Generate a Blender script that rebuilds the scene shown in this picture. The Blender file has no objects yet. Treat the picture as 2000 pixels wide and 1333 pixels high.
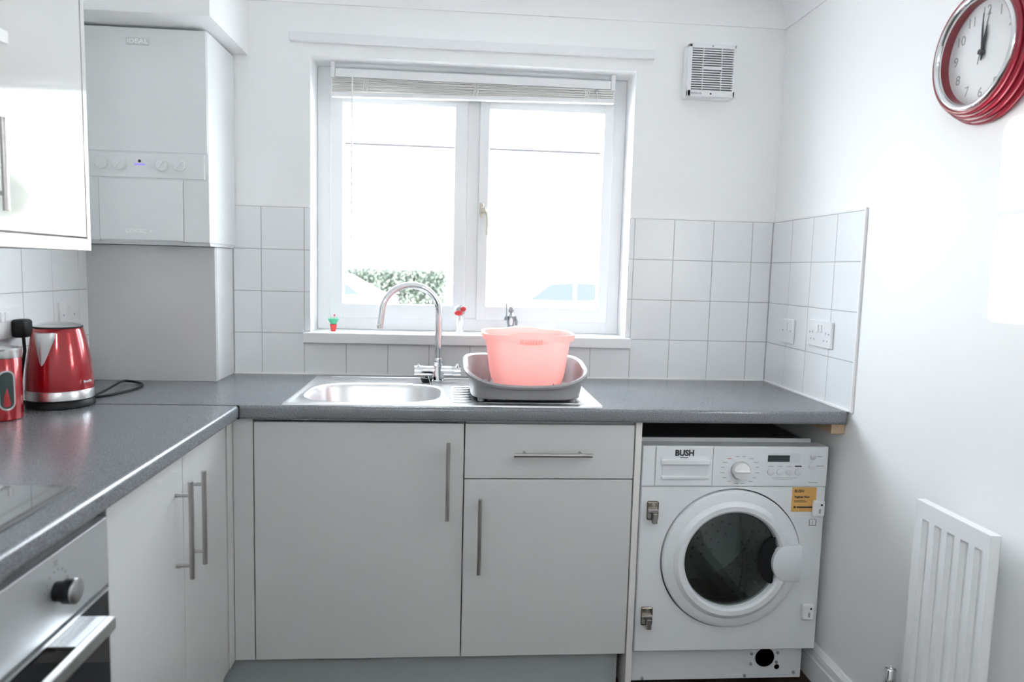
import bpy, bmesh, math, random
from mathutils import Matrix, Vector
random.seed(7)
SC = bpy.context.scene
COL = SC.collection
PI = math.pi

# ------------------------------------------------------------------ camera
CAM = Vector((0.5434, -2.6305, 1.3048)); YAW, PITCH, ROLL = 0.0804, -0.0997, 0.0265
cyw, syw, cp, sp = math.cos(YAW), math.sin(YAW), math.cos(PITCH), math.sin(PITCH)
fwd = Vector((syw*cp, cyw*cp, sp)); rgt = Vector((cyw, -syw, 0)); upv = rgt.cross(fwd)
r2 = math.cos(ROLL)*rgt + math.sin(ROLL)*upv; u2 = -math.sin(ROLL)*rgt + math.cos(ROLL)*upv
cd = bpy.data.cameras.new('camera'); cam = bpy.data.objects.new('camera', cd); COL.objects.link(cam)
cam.matrix_world = Matrix(((r2.x, u2.x, -fwd.x, CAM.x), (r2.y, u2.y, -fwd.y, CAM.y), (r2.z, u2.z, -fwd.z, CAM.z), (0, 0, 0, 1)))
cd.sensor_width = 36; cd.lens = 1396.686*36/2000; cd.clip_start = 0.02; cd.clip_end = 300
cd.dof.use_dof = True; cd.dof.focus_distance = 2.35; cd.dof.aperture_fstop = 3.2
SC.camera = cam

# ------------------------------------------------------------------ sky, sun, exposure
w = bpy.data.worlds.new('sky'); SC.world = w; w.use_nodes = True
bg = w.node_tree.nodes['Background']; bg.inputs[0].default_value = (0.86, 0.93, 1.0, 1); bg.inputs[1].default_value = 5.6
sl = bpy.data.lights.new('sun', 'SUN'); sl.energy = 22; sl.angle = math.radians(0.6); sl.color = (1, 0.985, 0.96)
sun = bpy.data.objects.new('sun', sl); COL.objects.link(sun); sun.location = (-6, -8, 6)
SUN_DIR = Vector((0.8, 0.6, -0.178)).normalized()
sun.rotation_euler = SUN_DIR.to_track_quat('-Z', 'Y').to_euler()
SC.view_settings.view_transform = 'Standard'; SC.view_settings.look = 'None'
SC.view_settings.gamma = 1; SC.view_settings.use_curve_mapping = False; SC.view_settings.exposure = 1.60
cy = SC.cycles
cy.max_bounces = 14; cy.diffuse_bounces = 9; cy.glossy_bounces = 6; cy.transmission_bounces = 8; cy.transparent_max_bounces = 16
cy.caustics_reflective = False; cy.caustics_refractive = False; cy.sample_clamp_indirect = 12
cy.use_denoising = True

# ------------------------------------------------------------------ materials
def mat(name, col, rough=0.5, metal=0.0, coat=0.0, spec=0.5, noise=None, bump=None, trans=0.0, emit=None, sss=None):
    m = bpy.data.materials.new(name); m.use_nodes = True
    nt = m.node_tree; b = nt.nodes['Principled BSDF']
    b.inputs['Base Color'].default_value = (*col, 1); b.inputs['Roughness'].default_value = rough
    b.inputs['Metallic'].default_value = metal; b.inputs['Coat Weight'].default_value = coat
    b.inputs['Coat Roughness'].default_value = 0.05; b.inputs['Specular IOR Level'].default_value = spec
    b.inputs['Transmission Weight'].default_value = trans
    if emit: b.inputs['Emission Color'].default_value = (*emit[0], 1); b.inputs['Emission Strength'].default_value = emit[1]
    tc = None
    if noise:      # (scale, second colour, low, high)
        tc = nt.nodes.new('ShaderNodeTexCoord'); n = nt.nodes.new('ShaderNodeTexNoise'); n.inputs['Scale'].default_value = noise[0]
        n.inputs['Detail'].default_value = 4
        r = nt.nodes.new('ShaderNodeValToRGB'); r.color_ramp.elements[0].position = noise[2]; r.color_ramp.elements[1].position = noise[3]
        r.color_ramp.elements[0].color = (*col, 1); r.color_ramp.elements[1].color = (*noise[1], 1)
        nt.links.new(tc.outputs['Object'], n.inputs['Vector']); nt.links.new(n.outputs['Fac'], r.inputs['Fac']); nt.links.new(r.outputs['Color'], b.inputs['Base Color'])
    if bump:       # (scale, strength, distance)
        tc = tc or nt.nodes.new('ShaderNodeTexCoord'); n = nt.nodes.new('ShaderNodeTexNoise'); n.inputs['Scale'].default_value = bump[0]
        bp = nt.nodes.new('ShaderNodeBump'); bp.inputs['Strength'].default_value = bump[1]; bp.inputs['Distance'].default_value = bump[2]
        nt.links.new(tc.outputs['Object'], n.inputs['Vector']); nt.links.new(n.outputs['Fac'], bp.inputs['Height']); nt.links.new(bp.outputs['Normal'], b.inputs['Normal'])
    return m

def thin_glass(name, tint, ior=1.45, rough=0.0):
    m = bpy.data.materials.new(name); m.use_nodes = True; nt = m.node_tree; nt.nodes.clear()
    o = nt.nodes.new('ShaderNodeOutputMaterial'); mx = nt.nodes.new('ShaderNodeMixShader'); t = nt.nodes.new('ShaderNodeBsdfTransparent')
    g = nt.nodes.new('ShaderNodeBsdfGlossy'); lw = nt.nodes.new('ShaderNodeLayerWeight'); pw = nt.nodes.new('ShaderNodeMath'); pw.operation = 'POWER'; pw.inputs[1].default_value = 5
    f = nt.nodes.new('ShaderNodeMath'); f.operation = 'MULTIPLY_ADD'; r0 = ((ior-1)/(ior+1))**2; f.inputs[1].default_value = 1-r0; f.inputs[2].default_value = r0
    nt.links.new(lw.outputs['Facing'], pw.inputs[0]); nt.links.new(pw.outputs[0], f.inputs[0])
    t.inputs['Color'].default_value = (*tint, 1); g.inputs['Roughness'].default_value = rough
    nt.links.new(f.outputs[0], mx.inputs[0]); nt.links.new(t.outputs[0], mx.inputs[1]); nt.links.new(g.outputs[0], mx.inputs[2]); nt.links.new(mx.outputs[0], o.inputs[0])
    return m

def translucent_plastic(name, col, amount, rough=0.3):
    m = mat(name, col, rough); nt = m.node_tree; b = nt.nodes['Principled BSDF']; o = nt.nodes['Material Output']
    t = nt.nodes.new('ShaderNodeBsdfTranslucent'); t.inputs['Color'].default_value = (*col, 1)
    mx = nt.nodes.new('ShaderNodeMixShader'); mx.inputs[0].default_value = amount
    nt.links.new(b.outputs[0], mx.inputs[1]); nt.links.new(t.outputs[0], mx.inputs[2]); nt.links.new(mx.outputs[0], o.inputs[0])
    return m

M = {}
M['wall'] = mat('wall_paint', (0.90, 0.905, 0.905), 0.55, bump=(140, 0.04, 0.002))
M['ceil'] = mat('ceiling_paint', (0.90, 0.905, 0.91), 0.7)
M['trim'] = mat('trim_gloss_paint', (0.84, 0.85, 0.86), 0.3)
M['tile'] = mat('tile_glaze', (0.83, 0.845, 0.855), 0.28)
M['grout'] = mat('grout', (0.50, 0.51, 0.52), 0.8)
M['seal'] = mat('silicone', (0.88, 0.88, 0.88), 0.3)
M['floor'] = mat('floor_vinyl', (0.035, 0.022, 0.016), 0.35, noise=(9, (0.07, 0.045, 0.03), 0.35, 0.7))
M['cab'] = mat('gloss_white_door', (0.60, 0.605, 0.605), 0.06, spec=0.4)
M['carcass'] = mat('carcass_white', (0.72, 0.71, 0.70), 0.4)
M['plinth'] = mat('plinth_shade_grey', (0.42, 0.46, 0.47), 0.35)  # kickboard shade is put into this grey base colour
M['worktop'] = mat('worktop_laminate', (0.10, 0.107, 0.118), 0.24, spec=0.9, noise=(420, (0.23, 0.245, 0.265), 0.36, 0.64), bump=(500, 0.08, 0.001))
M['steel'] = mat('brushed_steel', (0.62, 0.62, 0.62), 0.28, metal=1)
M['nickel'] = mat('brushed_nickel', (0.50, 0.49, 0.475), 0.32, metal=1)
M['sink'] = mat('sink_steel', (0.84, 0.84, 0.845), 0.30, metal=1)
M['chrome'] = mat('chrome', (0.82, 0.83, 0.84), 0.05, metal=1)
M['oven'] = mat('oven_steel', (0.66, 0.68, 0.70), 0.38, metal=0.75)
M['blackglass'] = mat('black_glass', (0.012, 0.012, 0.014), 0.04)
M['hobglass'] = mat('hob_glass', (0.05, 0.05, 0.052), 0.05, spec=1.0, coat=0.6)
M['black'] = mat('black_plastic', (0.010, 0.011, 0.012), 0.45, spec=0.25)
M['rubber'] = mat('grey_rubber', (0.05, 0.055, 0.055), 0.5)
M['red'] = mat('red_metallic', (0.36, 0.005, 0.012), 0.20, metal=0.35, coat=0.7)
M['redclock'] = mat('red_clock_plastic', (0.27, 0.012, 0.028), 0.3, coat=0.15)
M['white'] = mat('white_plastic', (0.82, 0.83, 0.84), 0.28)
M['boiler'] = mat('boiler_enamel', (0.80, 0.82, 0.825), 0.30)
M['fillglow'] = mat('fill_lamp_glow', (0.9, 0.9, 0.88), 0.3, emit=((0.97, 0.985, 1.0), 12))  # glow of the added fill lamp
M['lettering'] = mat('lettering_white', (0.95, 0.95, 0.95), 0.3)
M['boilerbadge'] = mat('boiler_badge', (0.66, 0.68, 0.685), 0.35)
M['boilerline'] = mat('boiler_seam', (0.45, 0.46, 0.47), 0.5)
M['wm'] = mat('appliance_white', (0.76, 0.785, 0.81), 0.25)
M['wmshade'] = mat('appliance_white_grey', (0.66, 0.68, 0.71), 0.3)
M['upvc'] = mat('window_frame_white', (0.84, 0.85, 0.86), 0.25)
M['glass'] = thin_glass('window_glass', (0.97, 0.98, 0.98), 1.3)
M['porthole'] = thin_glass('porthole_glass', (0.74, 0.79, 0.78), 1.75)
M['clearglass'] = thin_glass('clear_glass', (0.97, 0.97, 0.97), 1.35)
M['drum'] = mat('drum_steel', (0.42, 0.42, 0.40), 0.3, metal=1)
M['drumhole'] = mat('drum_hole', (0.015, 0.015, 0.015), 0.8)
M['blind'] = mat('blind_slat', (0.84, 0.825, 0.80), 0.4)
M['cord'] = mat('white_cord', (0.80, 0.80, 0.79), 0.5)
M['pink'] = translucent_plastic('coral_plastic', (1.0, 0.70, 0.665), 0.5)
M['greyplastic'] = mat('grey_plastic', (0.34, 0.335, 0.345), 0.35)
M['brass'] = mat('champagne_metal', (0.60, 0.56, 0.46), 0.35, metal=0.6)
M['wood'] = mat('raw_wood', (0.50, 0.36, 0.24), 0.6, noise=(30, (0.62, 0.47, 0.33), 0.3, 0.7))
M['ink'] = mat('print_dark', (0.03, 0.03, 0.04), 0.5)
M['inkgrey'] = mat('print_grey', (0.35, 0.36, 0.38), 0.5)
M['inkred'] = mat('print_red', (0.75, 0.20, 0.16), 0.5)
M['orange'] = mat('sticker_orange', (0.72, 0.40, 0.12), 0.5)
M['lcd'] = mat('display_dark', (0.035, 0.055, 0.055), 0.15)
M['purple'] = mat('display_purple', (0.25, 0.20, 0.60), 0.3, emit=((0.30, 0.24, 0.8), 0.25))
M['face'] = mat('clock_face_paper', (0.84, 0.85, 0.86), 0.5)
M['green'] = mat('green_glaze', (0.08, 0.55, 0.30), 0.35)
M['redglaze'] = mat('red_glaze', (0.75, 0.06, 0.06), 0.35)
M['pewter'] = mat('pewter', (0.35, 0.36, 0.38), 0.35, metal=0.6)
M['galv'] = mat('dark_metal_sheet', (0.16, 0.165, 0.17), 0.5, metal=0.5)
M['hinge'] = mat('hinge_metal', (0.46, 0.42, 0.36), 0.25, metal=1)
# exterior
M['brick'] = mat('pale_brick', (0.72, 0.66, 0.60), 0.8, noise=(2.2, (0.62, 0.55, 0.49), 0.3, 0.7))
M['roof'] = mat('roof_tile', (0.42, 0.41, 0.41), 0.8)
M['extwhite'] = mat('exterior_white', (0.80, 0.80, 0.80), 0.5)
M['gutter'] = mat('gutter_grey', (0.016, 0.016, 0.017), 0.6, spec=0.1)
M['paving'] = mat('concrete_paving', (0.60, 0.60, 0.59), 0.8, noise=(0.8, (0.52, 0.52, 0.51), 0.3, 0.7))
M['leaf'] = mat('hedge_leaf', (0.055, 0.07, 0.055), 0.6)
M['leaf2'] = mat('tree_leaf', (0.12, 0.16, 0.12), 0.5)
M['bark'] = mat('bark', (0.16, 0.12, 0.09), 0.8)
M['carwhite'] = mat('white_car_paint', (0.82, 0.83, 0.84), 0.15, coat=0.8)
M['carglass'] = mat('car_glass', (0.024, 0.029, 0.034), 0.1, spec=0.2)
M['tyre'] = mat('tyre', (0.02, 0.02, 0.02), 0.7)
M['extglass'] = mat('house_window_glass', (0.55, 0.56, 0.57), 0.05)  # pale base colour stands in for bright sky reflected in the panes

# ------------------------------------------------------------------ mesh builder
BASE = {}
class MB:
    def __init__(s): s.bm = bmesh.new()
    def box(s, x0, x1, y0, y1, z0, z1, bev=0, seg=2):
        r = bmesh.ops.create_cube(s.bm, size=1)
        bmesh.ops.scale(s.bm, vec=(x1-x0, y1-y0, z1-z0), verts=r['verts'])
        bmesh.ops.translate(s.bm, vec=((x0+x1)/2, (y0+y1)/2, (z0+z1)/2), verts=r['verts'])
        if bev:
            es = list({e for v in r['verts'] for e in v.link_edges})
            bmesh.ops.bevel(s.bm, geom=es, offset=bev, segments=seg, profile=0.5, affect='EDGES')
        return s
    def loft(s, loops, cap0=True, cap1=True, closed=True):
        rows = [[s.bm.verts.new(p) for p in l] for l in loops]
        n = len(rows[0])
        for a, b in zip(rows, rows[1:]):
            for i in range(n if closed else n-1):
                j = (i+1) % n
                try: s.bm.faces.new((a[i], a[j], b[j], b[i]))
                except ValueError: pass
        if closed and cap0: s.bm.faces.new(list(reversed(rows[0])))
        if closed and cap1: s.bm.faces.new(rows[-1])
        return s
    def lathe(s, prof, c, axis='z', n=40, caps=True):
        """prof: (radius, position along axis); c: centre point"""
        loops = []
        for r, h in prof:
            l = []
            for i in range(n):
                a = 2*PI*i/n; p, q = r*math.cos(a), r*math.sin(a)
                l.append({'z': (c[0]+p, c[1]+q, c[2]+h), 'y': (c[0]+p, c[1]+h, c[2]+q), 'x': (c[0]+h, c[1]+p, c[2]+q)}[axis])
            loops.append(l)
        return s.loft(loops, caps and prof[0][0] > 1e-5, caps and prof[-1][0] > 1e-5)
    def cyl(s, p0, p1, r, n=20, r1=None):
        return s.tube([p0, p1], r, n, r1=r1)
    def tube(s, pts, r, n=12, closed=False, r1=None):
        P = [Vector(p) for p in pts]; m = len(P); loops = []; prev = None
        for i, p in enumerate(P):
            t = (P[(i+1) % m]-P[i-1]) if closed else (P[min(i+1, m-1)]-P[max(i-1, 0)])
            t.normalize()
            if prev is None:
                a = Vector((0, 0, 1)) if abs(t.z) < 0.9 else Vector((1, 0, 0)); u = t.cross(a).normalized()
            else:
                u = (prev - t*prev.dot(t)).normalized()
            prev = u; v = t.cross(u)
            rr = r if r1 is None else r+(r1-r)*i/(m-1)
            loops.append([p+rr*(math.cos(2*PI*k/n)*u+math.sin(2*PI*k/n)*v) for k in range(n)])
        if closed: loops.append(loops[0]); s.loft(loops, False, False); bmesh.ops.remove_doubles(s.bm, verts=s.bm.verts, dist=1e-6); return s
        return s.loft(loops)
    def prism(s, poly, axis, a, b):
        """poly in the other two axes (order x,y,z without axis)"""
        f = {'x': lambda p, h: (h, p[0], p[1]), 'y': lambda p, h: (p[0], h, p[1]), 'z': lambda p, h: (p[0], p[1], h)}[axis]
        return s.loft([[f(p, a) for p in poly], [f(p, b) for p in poly]])
    def sphere(s, c, r, sc=(1, 1, 1), n=16):
        q = bmesh.ops.create_uvsphere(s.bm, u_segments=n, v_segments=max(6, n*2//3), radius=r)
        bmesh.ops.scale(s.bm, vec=sc, verts=q['verts']); bmesh.ops.translate(s.bm, vec=c, verts=q['verts']); return s
    def face(s, pts): s.bm.faces.new([s.bm.verts.new(p) for p in pts]); return s
    def mesh(s, name, m, smooth=35):
        bmesh.ops.recalc_face_normals(s.bm, faces=s.bm.faces)
        me = bpy.data.meshes.new(name); s.bm.to_mesh(me); s.bm.free()
        if smooth:
            me.polygons.foreach_set('use_smooth', [True]*len(me.polygons)); me.set_sharp_from_angle(angle=math.radians(smooth))
        me.materials.append(M[m]); return me
    def build(s, name, m, parent=None, smooth=35):
        me = s.mesh(name, m, smooth); o = bpy.data.objects.new(name, me); COL.objects.link(o)
        if parent is not None:
            b = BASE[parent.name]; me.transform(Matrix.Translation(-b)); o.parent = parent; BASE[o.name] = b
        else:
            xs = [v.co for v in me.vertices]
            lo = Vector([min(c[i] for c in xs) for i in range(3)]); hi = Vector([max(c[i] for c in xs) for i in range(3)])
            b = Vector(((lo.x+hi.x)/2, (lo.y+hi.y)/2, lo.z)); me.transform(Matrix.Translation(-b)); o.location = b; BASE[o.name] = b
        return o

def tag(o, label, cat, group=None):
    o['label'] = label; o['category'] = cat
    if group: o['group'] = group
    return o
def thing(name, label, cat, loc, group=None):
    o = bpy.data.objects.new(name, None); COL.objects.link(o); o.location = loc; o.empty_display_size = 0.05; BASE[o.name] = Vector(loc)
    return tag(o, label, cat, group)
def struct(o): o['kind'] = 'structure'; return o
def struct_empty(name, loc):
    o = bpy.data.objects.new(name, None); COL.objects.link(o); o.location = loc; o.empty_display_size = 0.05; BASE[o.name] = Vector(loc)
    return struct(o)
def part(name, m, parent, *boxes, bev=0, seg=2):
    b = MB()
    for x in boxes: b.box(*x, bev=bev, seg=seg)
    return b.build(name, m, parent, smooth=14)

def text(name, s, size, m, parent, origin, right, up, ext=0.0004, align='CENTER', bold=0.0, sx=1.0):
    cu = bpy.data.curves.new('t', 'FONT'); cu.body = s; cu.size = size; cu.extrude = ext; cu.align_x = align; cu.align_y = 'CENTER'
    cu.offset = bold; cu.resolution_u = 3
    t = bpy.data.objects.new('t', cu); COL.objects.link(t)
    dg = bpy.context.evaluated_depsgraph_get(); me = bpy.data.meshes.new_from_object(t.evaluated_get(dg))
    bpy.data.objects.remove(t); bpy.data.curves.remove(cu)
    R, U = Vector(right).normalized(), Vector(up).normalized(); N = R.cross(U); R = R*sx
    me.transform(Matrix(((R.x, U.x, N.x, origin[0]), (R.y, U.y, N.y, origin[1]), (R.z, U.z, N.z, origin[2]), (0, 0, 0, 1))))
    b = BASE[parent.name]; me.transform(Matrix.Translation(-b)); me.materials.clear(); me.materials.append(M[m]); me.name = name
    o = bpy.data.objects.new(name, me); COL.objects.link(o); o.parent = parent; BASE[o.name] = b
    return o

def rrect(x0, x1, y0, y1, r, z, n=6):
    out = []
    for cx, cy_, a0 in ((x1-r, y1-r, 0), (x0+r, y1-r, PI/2), (x0+r, y0+r, PI), (x1-r, y0+r, 1.5*PI)):
        for i in range(n+1):
            a = a0+PI/2*i/n; out.append((cx+r*math.cos(a), cy_+r*math.sin(a), z))
    return out

# ================================================================== STRUCTURE
XL, XR, YR, ZC = -0.660, 1.733, -4.9, 2.325       # wall faces, ceiling
CT = 0.905                                         # worktop height
WX0, WX1, WZ0, WZ1 = 0.022, 1.181, 1.061, 2.031    # window opening
TH = 0.25
struct(part('floor', 'floor', None, (XL-TH, XR+TH, YR-TH, 0.25, -0.1, 0.0)))
struct(part('ceiling', 'ceil', None, (XL-TH, XR+TH, YR-TH, 0.25, ZC, ZC+0.15)))
YB = 0.004                                         # painted back wall face
wb = struct(part('wall_back', 'wall', None, (XL-TH, WX0, YB, 0.25, 0, ZC), (WX1, XR+TH, YB, 0.25, 0, ZC), (WX0, WX1, YB, 0.25, 0, WZ0-0.02), (WX0, WX1, YB, 0.25, WZ1, ZC)))
# left wall with a high strip opening added behind the camera to throw the sun patch
HY0, HY1, HZ0, HZ1 = -3.45, -2.93, 1.765, 2.23
wl = struct(part('wall_left', 'wall', None, (XL-TH, XL, YR, HY0, 0, ZC), (XL-TH, XL, HY1, YB, 0, ZC), (XL-TH, XL, HY0, HY1, 0, HZ0), (XL-TH, XL, HY0, HY1, HZ1, ZC)))
wr = struct(part('wall_right', 'wall', None, (XR, XR+TH, YR, YB, 0, ZC)))
struct(part('wall_rear', 'wall', None, (XL-TH, XR+TH, YR-TH, YR, 0, ZC)))

# coving
def coving(n=8, s=0.120, lip=0.007):
    # concave plaster profile with a small square lip at the ceiling and at the wall
    return [(0, 0), (s, 0)] + [(lip+(s-lip)*(1-math.sin(a)), lip+(s-lip)*(1-math.cos(a))) for a in [PI/2*i/n for i in range(n+1)]] + [(0, s)]
cv = coving()
m = MB(); m.prism([(YB-p, ZC-q) for p, q in cv], 'x', -0.19, XR); struct(m.build('trim_1', 'ceil', smooth=25))
m = MB(); m.prism([(XR-p, ZC-q) for p, q in cv], 'y', YR, YB); struct(m.build('trim_2', 'ceil', smooth=25))
# painted boxing under the ceiling above the boiler
struct(part('trim_3', 'wall', None, (XL, -0.19, -0.385, YB, 2.022, ZC), bev=0.002))
# painted batten above the window
struct(part('trim_4', 'trim', None, (-0.046, 1.245, -0.016, YB, 2.073, 2.105), bev=0.004))
# skirting on the right wall
m = MB()
prof = [(XR, 0), (XR-0.018, 0), (XR-0.018, 0.075), (XR-0.014, 0.08), (XR-0.014, 0.088), (XR-0.017, 0.092), (XR-0.015, 0.106), (XR-0.006, 0.118), (XR, 0.12)]
m.prism(prof, 'y', YR, YB); struct(m.build('baseboard_right', 'trim', smooth=20))

# ---------------- tiles (each one a child of its wall)
TC = {}
def tile(parent, axis, c, w_, h_, t=0.005):
    """axis: wall normal. c = centre of the front face"""
    k = (axis, round(w_, 4), round(h_, 4))
    if k not in TC:
        b = MB()
        if axis == 'y': b.box(-w_/2, w_/2, 0, t, -h_/2, h_/2, bev=0.0012, seg=2)
        elif axis == 'x': b.box(0, t, -w_/2, w_/2, -h_/2, h_/2, bev=0.0012, seg=2)
        else: b.box(-t, 0, -w_/2, w_/2, -h_/2, h_/2, bev=0.0012, seg=2)
        TC[k] = b.mesh('tile', 'tile', smooth=14)
    o = bpy.data.objects.new('tile', TC[k]); COL.objects.link(o); o.parent = parent; o.location = Vector(c)-BASE[parent.name]
    return o
G = 0.0013
def span(parent, axis, fixed, a0, a1, z0, z1):
    w_, h_ = abs(a1-a0)-2*G, z1-z0-2*G
    if w_ < 0.004 or h_ < 0.004: return
    ca, cz = (a0+a1)/2, (z0+z1)/2
    tile(parent, axis, (ca, fixed, cz) if axis == 'y' else (fixed, ca, cz), w_, h_)
ROWS = [CT+0.15*i for i in range(5)]
BX = -0.247
def backtiles(x0, x1, z0, z1):
    xs = sorted({x0, x1, *[0.15*i for i in range(-3, 13) if x0+0.004 < 0.15*i < x1-0.004]})
    zs = sorted({z0, z1, *[z for z in ROWS if z0+0.004 < z < z1-0.004]})
    for a, b in zip(xs, xs[1:]):
        for c, d in zip(zs, zs[1:]): span(wb, 'y', 0.0, a, b, c, d)
backtiles(BX, 0.0, CT, 1.505); backtiles(0.0, 0.0205, 1.062, 1.505); backtiles(0.0, 1.2, CT, 1.023)
backtiles(1.1825, 1.2, 1.062, 1.505); backtiles(1.2, 1.728, CT, 1.505)
part('grout', 'grout', wb, (BX, 0.0205, 0.0016, YB, CT, 1.505), (0.0205, 1.1825, 0.0016, YB, CT, 1.023), (1.1825, 1.732, 0.0016, YB, CT, 1.505))
part('tile_trim', 'seal', wb, (BX, 0.0205, -0.001, YB, 1.505, 1.512), (1.1825, 1.732, -0.001, YB, 1.505, 1.512), bev=0.001)
part('sealant', 'seal', wb, (BX, 1.732, -0.005, YB, CT, CT+0.005))
YT = [-0.002, -0.157, -0.307, -0.457, -0.607]
for a, b in zip(YT, YT[1:]):
    for c, d in zip(ROWS, ROWS[1:]): span(wr, 'x', 1.728, b, a, c, d)
part('grout', 'grout', wr, (1.7296, XR, -0.607, YB, CT, 1.505))
part('tile_trim', 'seal', wr, (1.7265, XR, -0.613, YB, 1.505, 1.512), (1.7255, XR, -0.614, -0.607, CT, 1.512), bev=0.001)
part('sealant', 'seal', wr, (1.722, XR, -0.6, YB, CT, CT+0.005))
LY = [-0.05]+[-0.24-0.15*i for i in range(0, 13)]
for a, b in zip(LY, LY[1:]):
    for c, d in zip(ROWS[:4], ROWS[1:4]): span(wl, 'w', -0.655, b, a, c, d)
part('grout', 'grout', wl, (XL, -0.6566, LY[-1], 0, CT, 1.36))
part('sealant', 'seal', wl, (XL, -0.650, -2.0, -0.2, CT, CT+0.004))

# ---------------- window_1
win = struct_empty('window_1', (0.6, 0.13, WZ0))
FY0, FY1 = 0.132, 0.20
def frame_rect(name, mt, par, x0, x1, z0, z1, y0, y1, wd, wt=None, wbm=None, bev=0.004):
    wt = wt or wd; wbm = wbm or wd
    return part(name, mt, par, (x0, x0+wd, y0, y1, z0, z1), (x1-wd, x1, y0, y1, z0, z1), (x0+wd*0.9, x1-wd*0.9, y0, y1, z1-wt, z1), (x0+wd*0.9, x1-wd*0.9, y0, y1, z0, z0+wbm), bev=bev)
frame_rect('frame', 'upvc', win, WX0, WX1, WZ0, WZ1, FY0, FY1, 0.050)
part('mullion', 'upvc', win, (0.577, 0.625, FY0, FY1, WZ0+0.05, WZ1-0.05), bev=0.004)
ls = frame_rect('sash', 'upvc', win, 0.070, 0.579, WZ0+0.045, WZ1-0.045, 0.120, 0.175, 0.048, 0.085, 0.055)
rs = frame_rect('sash', 'upvc', win, 0.623, 1.133, WZ0+0.045, WZ1-0.045, 0.120, 0.175, 0.038, 0.085, 0.055)
part('glass_pane', 'glass', ls, (0.110, 0.540, 0.150, 0.154, WZ0+0.09, WZ1-0.12))
part('glass_pane', 'glass', rs, (0.655, 1.103, 0.150, 0.154, WZ0+0.09, WZ1-0.12))
# opening lever on the right sash
hd = part('window_handle', 'brass', rs, (0.6275, 0.6395, 0.108, 0.120, 1.50, 1.553), bev=0.003)
m = MB(); m.box(0.632, 0.652, 0.094, 0.109, 1.512, 1.534, bev=0.004); m.tube([(0.646, 0.100, 1.523), (0.655, 0.097, 1.515), (0.658, 0.096, 1.495), (0.657, 0.096, 1.432)], 0.0062, 10, r1=0.0042); m.sphere((0.640, 0.106, 1.545), 0.005)
m.build('lever', 'brass', hd)
part('window_sill', 'trim', win, (-0.001, 1.199, -0.028, FY0+0.01, 1.0225, WZ0), bev=0.004)
# outside sill
part('outer_sill', 'extwhite', win, (WX0, WX1, 0.20, 0.29, 1.02, WZ0))
# ---------------- unseen strip window, added and shaped for the sun patch
w3 = struct_empty('added_sun_window', (XL, -3.1, HZ0))
HX0, HX1 = XL-0.10, XL-0.05
part('frame', 'upvc', w3, (HX0, HX1, HY0, HY0+0.04, HZ0, HZ1), (HX0, HX1, HY1-0.012, HY1, HZ0, HZ1), (HX0, HX1, HY0, HY1, HZ0, HZ0+0.012), (HX0, HX1, HY0, HY1, HZ1-0.03, HZ1), (HX0, HX1, HY0, HY1, 1.987, 2.02))
part('glass_pane', 'glass', w3, (HX0+0.02, HX0+0.024, HY0+0.03, HY1-0.01, HZ0+0.01, HZ1-0.02))

# ================================================================== EXTERIOR
GZ = -0.35
gr = part('ground', 'paving', None, (-45, 60, 0.25, 60, GZ-0.1, GZ)); gr['kind'] = 'structure'
HX, HYF = 2.0, 25.0
house = thing('terraced_house', 'pale brick two storey house across the street', 'building', (HX, HYF, GZ))
part('wall', 'brick', house, (-20, 30, HYF, HYF+7, GZ, 5.75))
m = MB(); m.prism([(HYF-0.35, 5.72), (HYF-0.35, 5.85), (HYF+3.5, 7.9), (HYF+7.35, 5.85), (HYF+7.35, 5.72)], 'x', -20.4, 30.4); m.build('roof', 'roof', house)
part('gutter', 'gutter', house, (-20.4, 30.4, HYF-0.48, HYF-0.35, 5.70, 5.80))
part('fascia', 'extwhite', house, (-20.4, 30.4, HYF-0.36, HYF-0.02, 5.55, 5.72))
part('string_course', 'gutter', house, (-20, 30, HYF-0.05, HYF, 3.62, 3.67))
for wx in (-9.5, -6.6, -3.2, 0.9, 4.6, 7.6, 11.0):
    for z0, z1 in ((0.75, 2.15), (3.95, 5.15)):
        f = part('window', 'extwhite', house, (wx-0.75, wx+0.75, HYF-0.06, HYF+0.02, z0, z0+0.09), (wx-0.75, wx+0.75, HYF-0.06, HYF+0.02, z1-0.09, z1), (wx-0.75, wx-0.66, HYF-0.06, HYF+0.02, z0, z1), (wx+0.66, wx+0.75, HYF-0.06, HYF+0.02, z0, z1), (wx-0.04, wx+0.04, HYF-0.06, HYF+0.02, z0, z1))
        part('pane', 'extglass', f, (wx-0.67, wx+0.67, HYF-0.03, HYF-0.01, z0+0.08, z1-0.08))

def foliage(n, shape, size, seed):
    """shape(rng) -> point; small leaf quads"""
    rng = random.Random(seed); b = MB()
    for _ in range(n):
        p = Vector(shape(rng)); a = Vector((rng.uniform(-1, 1), rng.uniform(-1, 1), rng.uniform(-1, 1))).normalized(); c = a.cross(Vector((rng.uniform(-1, 1), rng.uniform(-1, 1), rng.uniform(-1, 1)))).normalized()
        s = size*rng.uniform(0.7, 1.3)
        b.face([p-a*s, p+c*s*0.5, p+a*s, p-c*s*0.5])
    return b
hg = thing('hedge', 'clipped green hedge in front of the house across the street', 'hedge', (-1.4, 21.0, GZ))
def hshape(r):
    return (r.uniform(-3.1, 0.2), 21.0+r.uniform(-0.5, 0.5), GZ + (1.50+0.08*math.sin(r.random()*9))*r.random()**0.6)
foliage(9000, hshape, 0.075, 3).build('foliage', 'leaf', hg, smooth=0)
part('branches', 'bark', hg, *[(-3.0+0.35*i, -2.96+0.35*i, 20.97, 21.03, GZ, GZ+1.2) for i in range(9)])
tr = thing('street_tree', 'leafy green tree beside the house across the street', 'tree', (12.2, 19.0, GZ))
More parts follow.
